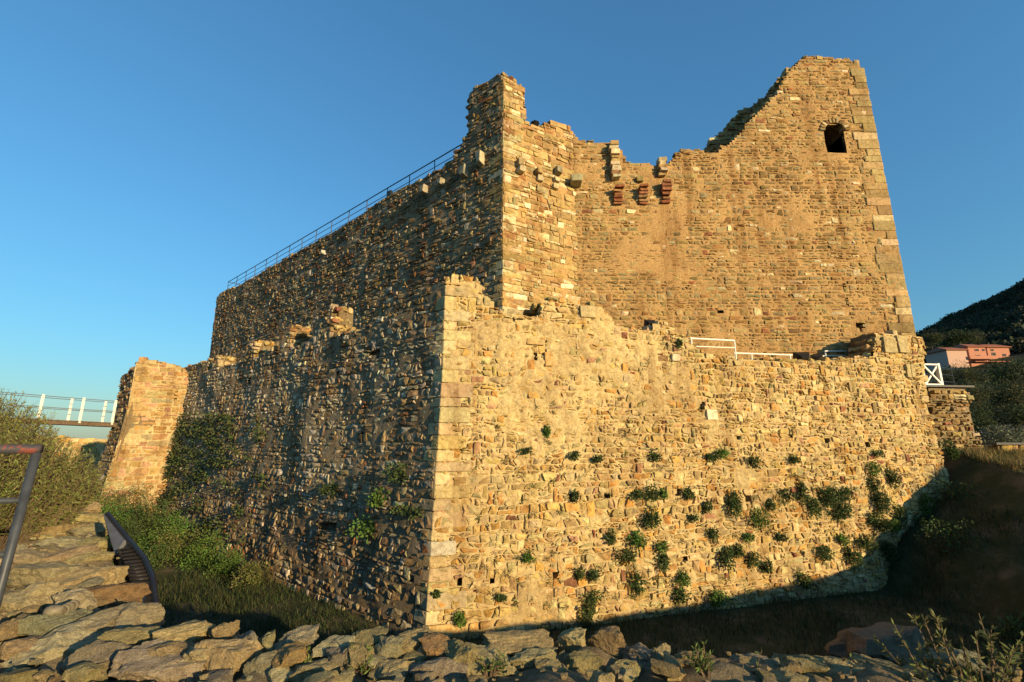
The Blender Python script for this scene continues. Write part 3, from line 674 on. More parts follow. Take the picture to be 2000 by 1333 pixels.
# ================================================================== RAILINGS AND FLOODLIGHTS ON THE CASTLE
r1 = empty('keep_railing', KL.W(15, 12.5, -.6), 'long thin dark metal railing along the keep wall top', 'railing')
ra = KL.un(903, 282, -.5); rb = KL.un(446, 551, -.5)
def rl(t, dz): s = ra[0] + (rb[0] - ra[0]) * t; return Vector(KL.W(s, ra[1] + (rb[1] - ra[1]) * t + dz, -.5))
for dz in (0, -.42, -.82): MB().tube([rl(-.03 if dz == 0 else 0, dz), rl(1, dz)], .035 if dz == 0 else .022, 6).build('rail', M_DARK, r1)
NP = 15
for i in range(NP + 1): MB().tube([rl(i / NP, -1.15), rl(i / NP, 0)], .028, 6).build('post', M_DARK, r1)
MB().tube([rl(1, 0), Vector(KL.W(rb[0], rb[1], -2.2))], .03, 6).build('rail', M_DARK, r1)
r2 = empty('terrace_railing', FR.W(14, 1.9, -1.6), 'white tubular railing on the terrace behind the front wall', 'railing')
def wp(px, py): s, z = FR.un(px, py, -1.6); return Vector(FR.W(s, z, -1.6))
for a, e, w_ in [((1348, 661), (1434, 666), .034), ((1360, 677), (1434, 680), .022), ((1433, 690), (1612, 696), .03), ((1433, 703), (1612, 706), .022), ((1613, 686), (1712, 687), .03), ((1613, 695), (1712, 696), .022)]:
    MB().tube([wp(*a), wp(*e)], w_, 6).build('rail', M_WHITE, r2)
for px, y0 in ((1350, 661), (1433, 665), (1467, 690), (1543, 693), (1612, 685), (1660, 686), (1710, 686)):
    a = wp(px, y0); MB().tube([a, (a.x, a.y, 1.85)], .03, 6).build('post', M_WHITE, r2)
def floodlight(name, c, size, aim, label, m_=M_BLACK):
    c = Vector(c); t = empty(name, c - Vector((0, 0, size * .6)), label, 'floodlight')
    aim = Vector(aim).normalized(); sd_ = aim.cross(Vector((0, 0, 1))).normalized(); up = sd_.cross(aim)
    V = []
    for d, k in ((-.35, .45), (-.1, .8), (.22, 1.0), (.3, 1.0)):
        for a, b_ in ((-1, -1), (1, -1), (1, 1), (-1, 1)): V.append(c + aim * (d * size) + sd_ * (a * k * size * .5) + up * (b_ * k * size * .42))
    F = [(3, 2, 1, 0)] + [(i * 4 + j, i * 4 + (j + 1) % 4, i * 4 + 4 + (j + 1) % 4, i * 4 + 4 + j) for i in range(3) for j in range(4)] + [(12, 13, 14, 15)]
    bevel(mesh_obj('housing', V, F, m_, t), size * .03)
    MB().box(c + aim * (size * .31), size * .86, size * .02, size * .70, sd_, up).build('glass', M_GLASS, t)
    MB().tube([c + sd_ * (size * .56), c + sd_ * (size * .56) - Vector((0, 0, size * .62)), c - sd_ * (size * .56) - Vector((0, 0, size * .62)), c - sd_ * (size * .56)], size * .03, 6).build('bracket', m_, t)
    for k in range(4): MB().box(c - aim * (size * .27) + up * (size * (-.2 + .13 * k)), size * .62, size * .2, size * .02, sd_, up).build('fin', m_, t)
    return t
s, z = KA.un(1046, 243, -.3); floodlight('floodlight', KA.W(s, z, -.3), .42, (-.3, .6, -.2), 'small black floodlight beside the broken turret on keep top')
s, z = KL.un(762, 381, -.2); floodlight('floodlight', KL.W(s, z + .05, -.2), .42, (-.5, -.6, -.1), 'small floodlight on the keep flank wall below the railing')
s, z = FR.un(1568, 702, -.5); floodlight('floodlight', FR.W(s, z + .02, -.5), .62, (.1, .95, .3), 'black floodlight on front wall top, left of the pair')
s, z = FR.un(1597, 702, -.6); floodlight('floodlight', FR.W(s, z, -.6), .46, (.4, .9, .3), 'smaller black floodlight on front wall top, right of the pair')
s, z = FR.un(1271, 634, -.4); floodlight('floodlight', FR.W(s, z, -.4), .42, (-.1, .95, .3), 'black floodlight in the gap of the front wall')

# ================================================================== FOREGROUND
lo = empty('low_stone_wall', (0, 2.7, -1.6), 'low rubble wall of big tan stones along the ditch edge in front', 'wall')
CEN = [(5.2, 2.75, -1.42), (3.0, 2.72, -1.38), (1.5, 2.70, -1.27), (.5, 2.68, -1.17), (-.6, 2.68, -1.18), (-1.8, 2.72, -1.2), (-2.75, 3.0, -1.2), (-3.75, 4.1, -1.17), (-4.65, 5.15, -1.17), (-7.6, 8.2, -1.18), (-13.0, 13.9, -1.15), (-20, 20.5, -1.1)]
# earth-and-mortar bed of the wall
V, F = [], []; rows = []
for (a, b_) in zip(CEN, CEN[1:]):
    L = math.hypot(b_[0] - a[0], b_[1] - a[1]); n = max(2, int(L / .07)) if a[1] < 6 else int(L / .2)
    rows += [tuple(a[k] + (b_[k] - a[k]) * i / n for k in range(3)) for i in range(n)]
NW = 17
for i, c in enumerate(rows):
    a = rows[max(0, i - 4)]; e = rows[min(len(rows) - 1, i + 4)]; t = Vector((e[0] - a[0], e[1] - a[1], 0)).normalized(); nn = Vector((t.y, -t.x, 0))
    for j in range(NW):
        q = -1 + 2 * j / (NW - 1); wd = .52; p_ = Vector(c) + nn * (q * wd)
        fall = (max(0, abs(q) - .72) / .28) ** 1.5 * (.75 if q < 0 else .75)
        p_.z += -.035 - fall + .085 * noise.fractal(Vector((p_.x * 2.6, p_.y * 2.6, 1)), .8, 2, 5) + .028 * noise.noise(Vector((p_.x * 11, p_.y * 11, 2)))
        V.append(p_)
for i in range(len(rows) - 1):
    for j in range(NW - 1): k = i * NW + j; F.append((k, k + 1, k + NW + 1, k + NW))
mesh_obj('earth_bed', V, F, M_EARTH, lo, smooth=True)
PAL_B = [(4, (.42, .335, .17)), (3, (.34, .265, .13)), (2, (.32, .28, .18)), (1.5, (.43, .36, .22)), (.25, (.36, .22, .10))]
gB = random.Random(77)
def boulder(px, py, w, h, z=-1.15, col=None, hk=1.0, ang=None, depth=None, sub=14):
    """px,py: centre in the picture; w,h: seen size; z: height of its middle"""
    c = at_z(px, py, z); d = proj(c)[2]; W_ = w / FPX * d * .97; H_ = h / FPX * d
    D_ = depth or max(.16, W_ * gB.uniform(.55, .85)); T_ = max(.09, min(H_ * .95, .34)) * hk
    a = gB.uniform(-.3, .3) if ang is None else ang
    view = Vector((c.x, c.y, 0)).normalized(); ux = Vector((view.y, -view.x, 0)); ux = Matrix.Rotation(a, 3, 'Z') @ ux
    V, F = rock(c + view * (D_ * .2), (W_ * 1.14, D_ * 1.12, T_ * 1.2), gB.randint(1, 99999), ux + Vector((0, 0, gB.uniform(-.12, .12))), (gB.uniform(-.15, .15), gB.uniform(-.2, .1), 1), sub, .20, .72)
    mesh_obj('stone', V, F, M_BOULD, lo, [col or pick(PAL_B, gB)] * len(V), c)
for q in [(118, 1283, 135, 105, -1.25), (212, 1298, 112, 62, -1.2), (312, 1314, 150, 60, -1.2), (442, 1304, 112, 78, -1.2), (523, 1312, 84, 58, -1.2), (612, 1318, 104, 44, -1.2), (678, 1306, 62, 54, -1.2),
          (368, 1248, 108, 38), (438, 1246, 48, 44), (484, 1260, 46, 28), (523, 1263, 26, 26), (574, 1260, 74, 34), (655, 1272, 66, 26), (716, 1256, 76, 24), (700, 1290, 60, 30), (762, 1272, 60, 26), (806, 1258, 74, 22), (852, 1270, 70, 30), (905, 1282, 80, 34),
          (1010, 1256, 116, 34), (955, 1305, 100, 52, -1.2), (1040, 1296, 84, 36, -1.2), (1112, 1262, 62, 44, -1.2), (1190, 1264, 74, 52, -1.22), (1248, 1288, 54, 44, -1.25), (1290, 1292, 40, 36, -1.27), (1338, 1300, 60, 28, -1.28), (1140, 1308, 76, 44, -1.22), (1078, 1318, 60, 34, -1.2), (860, 1316, 100, 40, -1.2), (770, 1318, 90, 38, -1.2), (1220, 1322, 70, 32, -1.25), (1400, 1312, 66, 24, -1.3), (1300, 1325, 70, 26, -1.28),
          (1470, 1308, 90, 26, -1.33), (1560, 1304, 84, 24, -1.35), (1640, 1312, 84, 30, -1.36), (1720, 1318, 90, 26, -1.36), (1870, 1300, 76, 32, -1.36), (1500, 1328, 90, 22, -1.33), (1800, 1326, 70, 24, -1.36), (1950, 1322, 60, 24, -1.38),
          (264, 1216, 90, 50, -1.17, None, 1.0, 0.0, .22), (190, 1222, 96, 34), (118, 1222, 110, 42), (208, 1168, 106, 38, -1.17, None, 1.0, 0.0, .22), (60, 1178, 86, 52), (150, 1178, 70, 34), (170, 1132, 108, 40, -1.17, None, 1.0, .1, .25), (90, 1130, 100, 38), (168, 1096, 74, 30, -1.17, None, 1.0, .1, .25), (130, 1092, 84, 30), (60, 1098, 70, 34),
          (180, 1068, 62, 26, -1.17, None, 1.0, .1, .3), (120, 1064, 70, 26), (172, 1040, 70, 26), (120, 1040, 50, 24), (176, 1016, 58, 24), (168, 994, 46, 22), (160, 972, 42, 20), (154, 953, 34, 16), (330, 1280, 90, 30), (240, 1262, 90, 28), (400, 1280, 60, 24), (560, 1292, 60, 24), (45, 1228, 46, 40), (18, 1240, 30, 34)]:
    boulder(*q)
boulder(20, 1255, 34, 40, -1.5, (.55, .52, .46))
# small rubble wedged between the big stones
mb = MB()
for i in range(420):
    c = rows[gB.randrange(0, int(len(rows) * .85))]; p_ = Vector((c[0] + gB.uniform(-.32, .32) - (.12 if c[0] < -2.6 else 0), c[1] + gB.uniform(-.36, .36) - (.12 if c[0] < -2.6 else 0), c[2] + gB.uniform(-.03, .01)))
    s_ = gB.uniform(.05, .15); V, F = rock(p_, (s_ * gB.uniform(1, 1.7), s_ * 1.2, s_ * gB.uniform(.5, .9)), i + 5000, (gB.uniform(-1, 1), gB.uniform(-1, 1), gB.uniform(-.2, .2)), sub=4, boxy=.7); mb.add(V, F, pick(PAL_B, gB))
tag(mb.build('small_rubble', M_BOULD, lo), kind='stuff')
# scattered pebbles
mb = MB()
for i in range(700):
    c = rows[gB.randrange(0, int(len(rows) * .8))]; p_ = Vector((c[0] + gB.uniform(-.5, .5), c[1] + gB.uniform(-.42, .42), c[2] + gB.uniform(-.02, .02)))
    s_ = gB.uniform(.012, .04); V, F = rock(p_, (s_ * 1.5, s_ * 1.2, s_), i, sub=1); mb.add(V, F, pick(PAL_B, gB))
tag(mb.build('pebbles', M_BOULD, lo), kind='stuff')
# gravel path at lower left
V, F = [], []; n = 40
for j in range(n + 1):
    for i in range(n + 1):
        x = -4.6 + 4.2 * i / n; y = .8 + 3.2 * j / n; V.append((x, y, terrain(x, y) + .035 + .02 * noise.noise(Vector((x * 6, y * 6, 0)))))
for j in range(n):
    for i in range(n): k = j * (n + 1) + i; F.append((k, k + 1, k + n + 2, k + n + 1))
tag(mesh_obj('path', V, F, M_EARTH, smooth=True), kind='structure')
# handrail
hr_ = empty('handrail', (-2.75, 2.42, -1.6), 'grey steel handrail with worn red top at left edge', 'railing')
T0 = at_y(72, 882, 2.5); Bt = at_y(-95, 1500, 2.42); hd = Vector((-1, -.35, 0)).normalized()
MB().tube([Bt, T0 - Vector((0, 0, .01))], .02, 14).build('post', M_RAIL, hr_, smooth=True)
MB().tube([T0 + Vector((.015, .005, .012)), T0 + hd * 2.0 + Vector((0, 0, .012))], .024, 14).build('top_rail', M_RUST, hr_, smooth=True)
for yy in (978, 1082):
    t = min((k / 400 for k in range(401)), key=lambda k: abs(proj(T0.lerp(Bt, k))[1] - yy)); a = T0.lerp(Bt, t)
    MB().tube([a, a + hd * 1.9], .015, 10).build('mid_rail', M_RAIL, hr_, smooth=True)
# big ribbed floodlight hung on the ditch side of the low wall
bf = empty('ribbed_floodlight', at_y(250, 1190, 4.6), 'large black ribbed floodlight hanging on the low wall by ditch', 'floodlight')
A = lambda px, py, Y: at_y(px + 12, py - 4, Y)
top_ = [A(196, 1010, 6.0), A(238, 1062, 5.5), A(268, 1098, 5.1), A(284, 1135, 4.75), A(291, 1195, 4.35)]       # rim edge
low_ = [A(206, 1040, 5.95), A(222, 1085, 5.4), A(228, 1112, 5.0), A(240, 1145, 4.7), A(268, 1182, 4.3)]         # back edge
V = []; F = []
for a, l in zip(top_, low_):
    nrm = Vector((.55, .45, 0)); V += [a, l, l + nrm * .03 + Vector((0, 0, -.25)), a + nrm * .06 + Vector((0, 0, -.12))]
for i in range(4):
    for j in range(4): F.append((i * 4 + j, i * 4 + (j + 1) % 4, i * 4 + 4 + (j + 1) % 4, i * 4 + 4 + j))
F += [(0, 1, 2, 3), (19, 18, 17, 16)]
me_h = mesh_obj('housing', V, F, M_BLACK, bf)
MB().tube([p_ + Vector((.01, .0, .01)) for p_ in top_], .028, 8).build('rim', M_BLACK, bf)
def lerp_line(L_, t): t = t * (len(L_) - 1); i = min(int(t), len(L_) - 2); return L_[i].lerp(L_[i + 1], t - i)
for k in range(15):
    t = .33 + .64 * k / 14; a = lerp_line(top_, t); l = lerp_line(low_, t); m_ = (a + l) / 2 + Vector((-.05, -.06, .03))
    MB().tube([a, m_, l, l + Vector((.02, .02, -.2))], .016, 6).build('rib', M_BLACK, bf, smooth=True)
V = [top_[0] + Vector((-.02, -.03, .02)), top_[1] + Vector((-.02, -.03, .02)), low_[1] + Vector((-.02, -.04, .0)), low_[0] + Vector((-.02, -.04, 0))]
mesh_obj('mounting_plate', V + [v + Vector((.02, .03, -.02)) for v in V], [(0, 1, 2, 3), (7, 6, 5, 4), (0, 4, 5, 1), (1, 5, 6, 2), (2, 6, 7, 3), (3, 7, 4, 0)], M_GREYP, bf)
# small pipe fitting lying on the wall
pf = empty('pipe_fitting', at_z(118, 1198, -1.12), 'short grey-brown pipe fitting lying on the low wall', 'pipe')
a = at_z(88, 1196, -1.07); e = at_z(124, 1192, -1.07); e2 = at_z(148, 1180, -1.07)
MB().tube([a, a.lerp(e, .3), e], [.03, .038, .028], 12).build('pipe', M_PIPE, pf, smooth=True); MB().tube([e, e2], .024, 12).build('sleeve', M_PIPE, pf, smooth=True)
for t in (.0, .35, .7): q = e.lerp(e2, t); MB().tube([q, q + (e2 - e).normalized() * .015], .034, 12).build('ring', M_PIPE, pf)

# ================================================================== PLANTS
def leaf(mb, p, d, w, L, col, nrm=None):
    d = d.normalized(); sd_ = d.cross(nrm or Vector((rng.gauss(0, 1), rng.gauss(0, 1), rng.gauss(0, 1)))).normalized()
    mb.add([p, p + d * (L * .5) + sd_ * (w * .5), p + d * L, p + d * (L * .5) - sd_ * (w * .5)], [(0, 1, 2, 3)], col)
def rv(): return Vector((rng.gauss(0, 1), rng.gauss(0, 1), rng.gauss(0, 1))).normalized()
def gcol(base, v=.35): k = rng.uniform(1 - v, 1 + v); return tuple(c * k * rng.uniform(.88, 1.12) for c in base)
def leafy(c, rad, n, size, base, lobes=5, flat=None):
    """leaves spread through uneven lobes"""
    mb = MB(); c = Vector(c); lob = []
    for i in range(lobes):
        d = rv(); lob.append((c + Vector((d.x * rad[0], d.y * rad[1], d.z * rad[2])) * .55, rng.uniform(.4, .65), gcol(base, .25)))
    for i in range(n):
        lc, lr, lcol = rng.choice(lob); d = rv(); r_ = lr * rng.uniform(.35, 1.1)
        p_ = lc + Vector((d.x * rad[0], d.y * rad[1], d.z * rad[2])) * r_
        leaf(mb, p_, d + rv() * .8, size * rng.uniform(.4, .7), size * rng.uniform(.7, 1.3), gcol(lcol, .3))
    return mb
GR_D, GR_B, GR_Y = (.06, .088, .028), (.085, .15, .03), (.12, .13, .04)
shr = [(1408, 885, 26, 16), (1388, 895, 28, 18), (1467, 905, 34, 24), (1430, 988, 34, 52), (1478, 1012, 44, 34), (1415, 1090, 30, 40), (1580, 990, 34, 36), (1618, 975, 52, 58), (1645, 962, 30, 24), (1562, 960, 24, 46), (1532, 970, 30, 30), (1706, 965, 48, 66), (1740, 930, 28, 40), (1700, 915, 24, 22), (1708, 1020, 46, 36), (1735, 1025, 26, 30), (1600, 1080, 34, 32), (1658, 1085, 40, 42), (1685, 1060, 40, 26), (1725, 1080, 40, 40), (1758, 1065, 36, 42), (1753, 1005, 34, 40), (1640, 1052, 22, 20), (1562, 1130, 28, 34), (1790, 1020, 36, 34), (1435, 1070, 22, 28), (1466, 1090, 26, 22), (1490, 1105, 24, 20), (1325, 1130, 34, 26), (1330, 1165, 36, 34), (1236, 1145, 36, 44), (1395, 1165, 34, 30), (1218, 1085, 40, 28), (1190, 1050, 20, 26), (1265, 1010, 34, 36), (1265, 962, 30, 26), (1240, 970, 24, 22), (1290, 965, 14, 20), (1338, 963, 24, 20), (1185, 1050, 18, 24), (1240, 1055, 30, 30), (1290, 1068, 28, 20), (1290, 1100, 24, 30), (1032, 1088, 22, 18), (1128, 1118, 18, 18), (1157, 1120, 24, 22), (1122, 970, 14, 22), (1066, 842, 10, 20), (1145, 1195, 34, 40), (1155, 1165, 40, 22), (900, 1205, 24, 30), (1120, 890, 20, 14), (1165, 895, 22, 14), (1275, 890, 24, 20), (1710, 885, 30, 14), (1545, 895, 24, 18), (1845, 878, 34, 34), (1800, 985, 30, 40), (1322, 672, 10, 16), (975, 1165, 18, 10), (852, 1158, 10, 12), (1025, 880, 20, 10), (1640, 1000, 30, 40), (1350, 1010, 16, 12), (1520, 1050, 16, 18), (1375, 990, 16, 20), (1455, 1048, 18, 16), (1390, 1045, 16, 22), (1500, 985, 18, 18)]
shr_big = {(1618, 975): 'largest left-hand dark shrub on the right half of the sunlit wall', (1706, 965): 'largest right-hand dark shrub high on the sunlit wall', (1845, 878): 'dark bush at the right end of the front wall above ditch shadow', (1430, 988): 'tall narrow dark shrub in the middle of the sunlit wall', (900, 1205): 'dark shrub at the foot of the front wall beside the corner'}
ROWS = [(0, 930, 'highest'), (930, 1000, 'upper middle'), (1000, 1078, 'lower middle'), (1078, 1136, 'low'), (1136, 1400, 'lowest')]
shr = [q for k, q in enumerate(shr) if not any(abs(q[0] - p_[0]) < 9 and abs(q[1] - p_[1]) < 9 for p_ in shr[:k])]
WORDS20 = ['first', 'second', 'third', 'fourth', 'fifth', 'sixth', 'seventh', 'eighth', 'ninth', 'tenth', 'eleventh', 'twelfth', 'thirteenth', 'fourteenth', 'fifteenth', 'sixteenth', 'seventeenth', 'eighteenth', 'nineteenth', 'twentieth', 'twenty-first', 'twenty-second']
for lo_, hi_, rn in ROWS:
    for i, (px, py, w, h) in enumerate(sorted(q for q in shr if lo_ <= q[1] < hi_)):
        s, z = FR.un(px, py); P = Vector(FR.W(s, z, .12)); d = proj(P)[2]; rw, rh = w / FPX * d * .56, h / FPX * d * .56
        br_ = rng.random() < .2
        mb = leafy(P, (rw, min(rw, .3), rh), int(120 + 2600 * rw * rh * 2), .075, GR_B if br_ else GR_D, 6)
        for k in range(3): mb.tube([FR.W(s, z, -.1), P + rv() * rw * .5], .008, 4, (.1, .08, .04))
        o = mb.build('wall_shrub', M_LEAF, None, P)
        lab = shr_big.get((px, py)) or '%s green shrub on sunlit wall, %s from corner in %s row' % ('bright' if br_ else ('large dark' if w * h > 1200 else 'small dark' if w * h < 500 else 'dark'), WORDS20[i], rn)
        tag(o, lab, 'shrub', 'green shrubs on the front wall')
mb = MB()
for i in range(420):                              # tiny dry tufts in the joints of the front wall
    px = rng.uniform(860, 1820); py = rng.uniform(860, 1190) if i % 4 else rng.uniform(700, 900); s, z = FR.un(px, py)
    if s < .6 or s > s_end or z < ZF: continue
    P = Vector(FR.W(s, z, .03)); cc = rng.choice(((.10, .12, .035), (.16, .13, .06), (.07, .10, .03), (.22, .16, .08)))
    for k in range(rng.randint(6, 22)):
        d = (rv() + Vector((FR.n.x, FR.n.y, .3))).normalized(); leaf(mb, P + rv() * .05, d, .02, rng.uniform(.06, .18), gcol(cc, .3))
tag(mb.build('wall_weeds', M_LEAF), 'tiny dry weeds in the joints of the front wall', kind='stuff')
# creeper over the far part of the flank wall
mb = MB()
for i in range(17000):
    px = 295 + 235 * rng.random() ** 1.25; py = rng.uniform(790, 1060)
    v = noise.fractal(Vector((px * .028, py * .034, 4)), .9, 2, 4) * .8 + .58 - (px - 300) / 300 - (.8 if py < 808 else 0) - .25 * smooth(880, 960, py) + .2 * smooth(1000, 1050, py)
    if v < rng.uniform(-.1, .4): continue
    s, z = LF.un(px, py); q = rng.uniform(.02, .28); P = Vector(LF.W(s, z, q))
    leaf(mb, P, rv() + Vector((LF.n.x, LF.n.y, 0)) * .7, .09, .14, gcol(rng.choice((GR_D, GR_D, (.09, .085, .03), (.075, .10, .03))), .3))
tag(mb.build('creeper', M_LEAF, None), 'dark green creeper covering the far end of the flank wall', 'creeper')
for px, py, w, h, lab in [(785, 925, 40, 30, 'dark shrub high on the flank wall near the corner'), (750, 968, 30, 34, 'yellow-green shrub on the flank wall below the dark one'), (720, 1033, 34, 30, 'bright green shrub on flank wall beside the dark recess'), (810, 1000, 50, 26, 'dark shrub on the flank wall close to the corner edge'), (655, 955, 20, 20, 'small shrub in the middle of the flank wall')]:
    s, z = LF.un(px, py); P = Vector(LF.W(s, z, .2)); d = P.length
    tag(leafy(P, (w / FPX * d * .8, .3, h / FPX * d * .6), 260, .11, GR_B if 'right' in lab or 'yellow' in lab else GR_D).build('wall_shrub', M_LEAF, None, P), lab, 'shrub', 'shrubs on the flank wall')
# brambles along the foot of the flank wall
bushes = [(9.0, .7, .7, .5), (11, .9, .8, .7), (13, 1.0, .9, .9), (15, 1.3, 1.1, 1.1), (17.2, 1.5, 1.2, 1.1), (19.6, 1.6, 1.4, 1.2), (22, 1.6, 1.5, 1.3), (24.5, 1.7, 1.5, 1.4), (17.5, 3.4, 1.2, .9), (20.5, 3.6, 1.4, 1.1), (23.5, 3.6, 1.6, 1.4), (14.5, 2.6, 1.0, .6), (26.5, 2.6, 1.4, 1.1)]
ORD = ['first', 'second', 'third', 'fourth', 'fifth', 'sixth', 'seventh', 'eighth', 'ninth', 'tenth', 'eleventh', 'twelfth', 'thirteenth', 'fourteenth', 'fifteenth', 'sixteenth', 'seventeenth', 'eighteenth', 'nineteenth', 'twentieth']
for i, (s, h, r_, hh) in enumerate(sorted(bushes)):
    P = Vector(LF.W(s, ZF, h)); P.z = terrain(P.x, P.y) + hh * .5
    tag(leafy(P, (r_ * 1.15, r_ * 1.15, hh), int(2600 * r_), .085, rng.choice((GR_B, GR_D, GR_Y, (.065, .10, .028))), 10).build('bramble_bush', M_LEAF, None, (P.x, P.y, P.z - hh * .5)), 'green bramble bush at the flank wall foot, %s counting from the corner' % ORD[i], 'bush', 'bramble bushes in the ditch')
for px, py, Y, r_, lab in [(1868, 935, 18.6, .8, 'dark bush on the shaded bank beside the front wall end'), (1850, 1010, 17.0, .9, 'dark bush lower on the shaded bank, close to the front wall'), (1965, 1060, 13.5, .6, 'dark bush low on the shaded bank at the right edge')]:
    c = at_y(px, py, Y); c.z = terrain(c.x, c.y) + r_ * .35
    tag(leafy(c, (r_, r_, r_ * .8), 1100, .09, GR_D, 8).build('bank_bush', M_LEAF, None, (c.x, c.y, c.z - r_ * .35)), lab, 'bush', 'bushes on the right bank')
# grass in the ditch and on the right bank
mb = MB()
def blade(p_, h, col):
    d = Vector((rng.gauss(0, .25), rng.gauss(0, .25), 1)).normalized(); sd_ = Vector((rng.gauss(0, 1), rng.gauss(0, 1), 0)).normalized() * rng.uniform(.006, .013); k = Vector((rng.gauss(0, .3), rng.gauss(0, .3), -.1)) * h
    m_ = p_ + d * h * .6
    mb.add([p_ - sd_, p_ + sd_, m_ + sd_ * .7, m_ - sd_ * .7, p_ + d * h + k], [(0, 1, 2, 3), (3, 2, 4)], col)
for i in range(85000):
    x = rng.uniform(-13, 17); y = rng.uniform(4.5, 22)
    if not inside(EDGE, x, y): continue
    q = Vector((x, y)) - Vector(C0)
    if (q.dot(FR.n) < .5 and q.dot(LF.n) < .5): continue
    v = noise.noise(Vector((x * .5, y * .5, 0)))
    if v < rng.uniform(-.6, .1): continue
    blade(Vector((x, y, terrain(x, y) - .02)), rng.uniform(.1, .34) * (1 + .6 * v), gcol(rng.choice(((.03, .048, .014), (.042, .06, .018), (.065, .06, .026))), .3))
tag(mb.build('ditch_grass', M_LEAF), 'rough grass growing on the shaded ditch floor', kind='stuff')
mb = MB()
for i in range(16000):
    p0 = at_y(rng.uniform(1850, 2040), 890, rng.uniform(15, 21)); x, y = p0.x, p0.y
    if inside(EDGE, x, y) or noise.noise(Vector((x * .9, y * .9, 4))) < rng.uniform(-.3, .4): continue
    blade(Vector((x, y, terrain(x, y) - .02)), rng.uniform(.15, .6), gcol(rng.choice(((.30, .21, .09), (.24, .18, .07), (.12, .12, .04))), .3))
tag(mb.build('dry_grass', M_LEAF), 'dry tan grass tufts on the right bank', kind='stuff')
# flat rocks lying in the shaded ditch and on the bank
for px, py, w, h, z_, lab in [(1720, 1235, 200, 40, -4.3, 'long dark flat rock lying in the shaded ditch')]:
    c = at_z(px, py, z_) if z_ else at_y(px, py, 16.5); d = proj(c)[2]; gz = terrain(c.x, c.y); c.z = max(c.z, gz) if not z_ else c.z; hh = max(.25, h / FPX * d, c.z - gz + .2)
    V, F = rock((c.x, c.y, c.z + .1 - hh / 2), (w / FPX * d, w / FPX * d * .6, hh), px, sub=7, ux=(1, .2, -.08), rough=.25)
    tag(mesh_obj('flat_rock', V, F, M_BOULD, None, [(.26, .19, .12)] * len(V), (c.x, c.y, gz)), lab, 'rock')
# rosemary-like bush at left: many upright stems set with narrow leaves
def stem_bush(name, base, n, spread, height, base_col, label, nl=22, leafL=.06, leafW=.012, lean=.5, stemcol=(.16, .13, .07), wild=1.0):
    base = Vector(base); t = empty(name, base, label, 'bush'); ms, ml = MB(), MB()
    for i in range(n):
        a = rng.uniform(0, 6.283); r_ = math.sqrt(rng.random()); b0 = base + Vector((math.cos(a) * spread[0] * r_ * .75, math.sin(a) * spread[1] * r_ * .75, 0))
        d = Vector((math.cos(a) * r_ * lean, math.sin(a) * r_ * lean, 1)) + rv() * .22 * wild; H = height * (1 - .42 * r_ * r_) * (rng.uniform(.6, 1.05) if wild > .9 else rng.uniform(.72, 1.0))
        d.normalize(); b1 = b0 + d * H * .55; b2 = b1 + (d + rv() * .25 * wild).normalized() * H * .45
        ms.tube([b0, b1, b2], [.008, .006, .002], 3, stemcol); cc = gcol(base_col, .3)
        for k in range(nl):
            q = rng.uniform(.25, 1.0); p_ = b0.lerp(b1, q / .55) if q < .55 else b1.lerp(b2, (q - .55) / .45)
            leaf(ml, p_, rv() + d * .9, leafW, leafL * rng.uniform(.6, 1.2), gcol(cc, .25))
    ms.build('stems', M_BARK, t); ml.build('foliage', M_LEAF, t); return t
stem_bush('rosemary_bush', (-7.0, 6.3, -1.3), 1900, (1.1, 1.2), 1.6, (.15, .16, .045), 'rounded green rosemary bush behind the handrail, nearest the camera', 34, .06, .013, .55, (.16, .13, .07), .5)
stem_bush('rosemary_bush', (-10.9, 9.0, -1.3), 1900, (1.35, 1.4), 2.6, (.19, .19, .055), 'taller yellow-green rosemary bush below the white bridge railing', 32, .085, .018, .5, (.16, .13, .07), .5)
stem_bush('tall_weed', (2.62, 2.95, -1.6), 46, (.28, .25), .72, (.13, .13, .04), 'spiky tall weed in the lower right corner', 40, .05, .014, .7)
stem_bush('tall_weed', (1.95, 3.15, -1.75), 9, (.2, .15), .62, (.10, .11, .035), 'thin dark weed left of the spiky corner weed', 26, .04, .012, .7)
stem_bush('tall_weed', (1.28, 3.1, -1.7), 5, (.15, .1), .6, (.09, .11, .035), 'sparse dark weed at the near ditch edge, leftmost of the weeds', 20, .04, .012, .6)
for px, w_, wl in ((705, 4, 'third from left'), (585, 3, 'second from left'), (960, 3, 'below the corner'), (1380, 6, 'rightmost'), (20, 8, 'beside the handrail post')):
    c = at_z(px, 1318 if px != 20 else 1215, -1.22 if px != 20 else -1.5)
    stem_bush('grass_tuft', c, w_ * 3, (.05, .04), .14, (.11, .15, .035), 'small green weed tuft between stones of the low wall, ' + wl, 12, .04, .008)['group'] = 'weed tufts in the low wall'

# ================================================================== HILLSIDE WITH HOUSES AND TREES AT RIGHT
def hill_z(x, y):
    dd = math.hypot(x, y); a = math.atan2(x, y)
    ex = .164 + .056 * max(-1.0, min(1.4, (a - R(41.7)) / R(7.7)))
    prof = -6 + 30 * max(0, min(1, (dd - 50) / 165)) + max(0.0, min(1.15, (dd - 215) / 385)) * (ex * 600 - 24)
    return prof * smooth(R(20), R(38), a) - 40 * (1 - smooth(R(20), R(38), a)) + 1.5 * noise.fractal(Vector((x * .02, y * .02, 0)), 1, 2, 4) * min(6, dd / 100)
V, F = [], []; na, nr = 90, 60
for j in range(nr + 1):
    dd = 42 * (1000 / 42) ** (j / nr)
    for i in range(na + 1):
        a = R(22 + 68 * i / na); x, y = dd * math.sin(a), dd * math.cos(a); V.append((x, y, hill_z(x, y)))
for j in range(nr):
    for i in range(na): k = j * (na + 1) + i; F.append((k, k + 1, k + na + 2, k + na + 1))
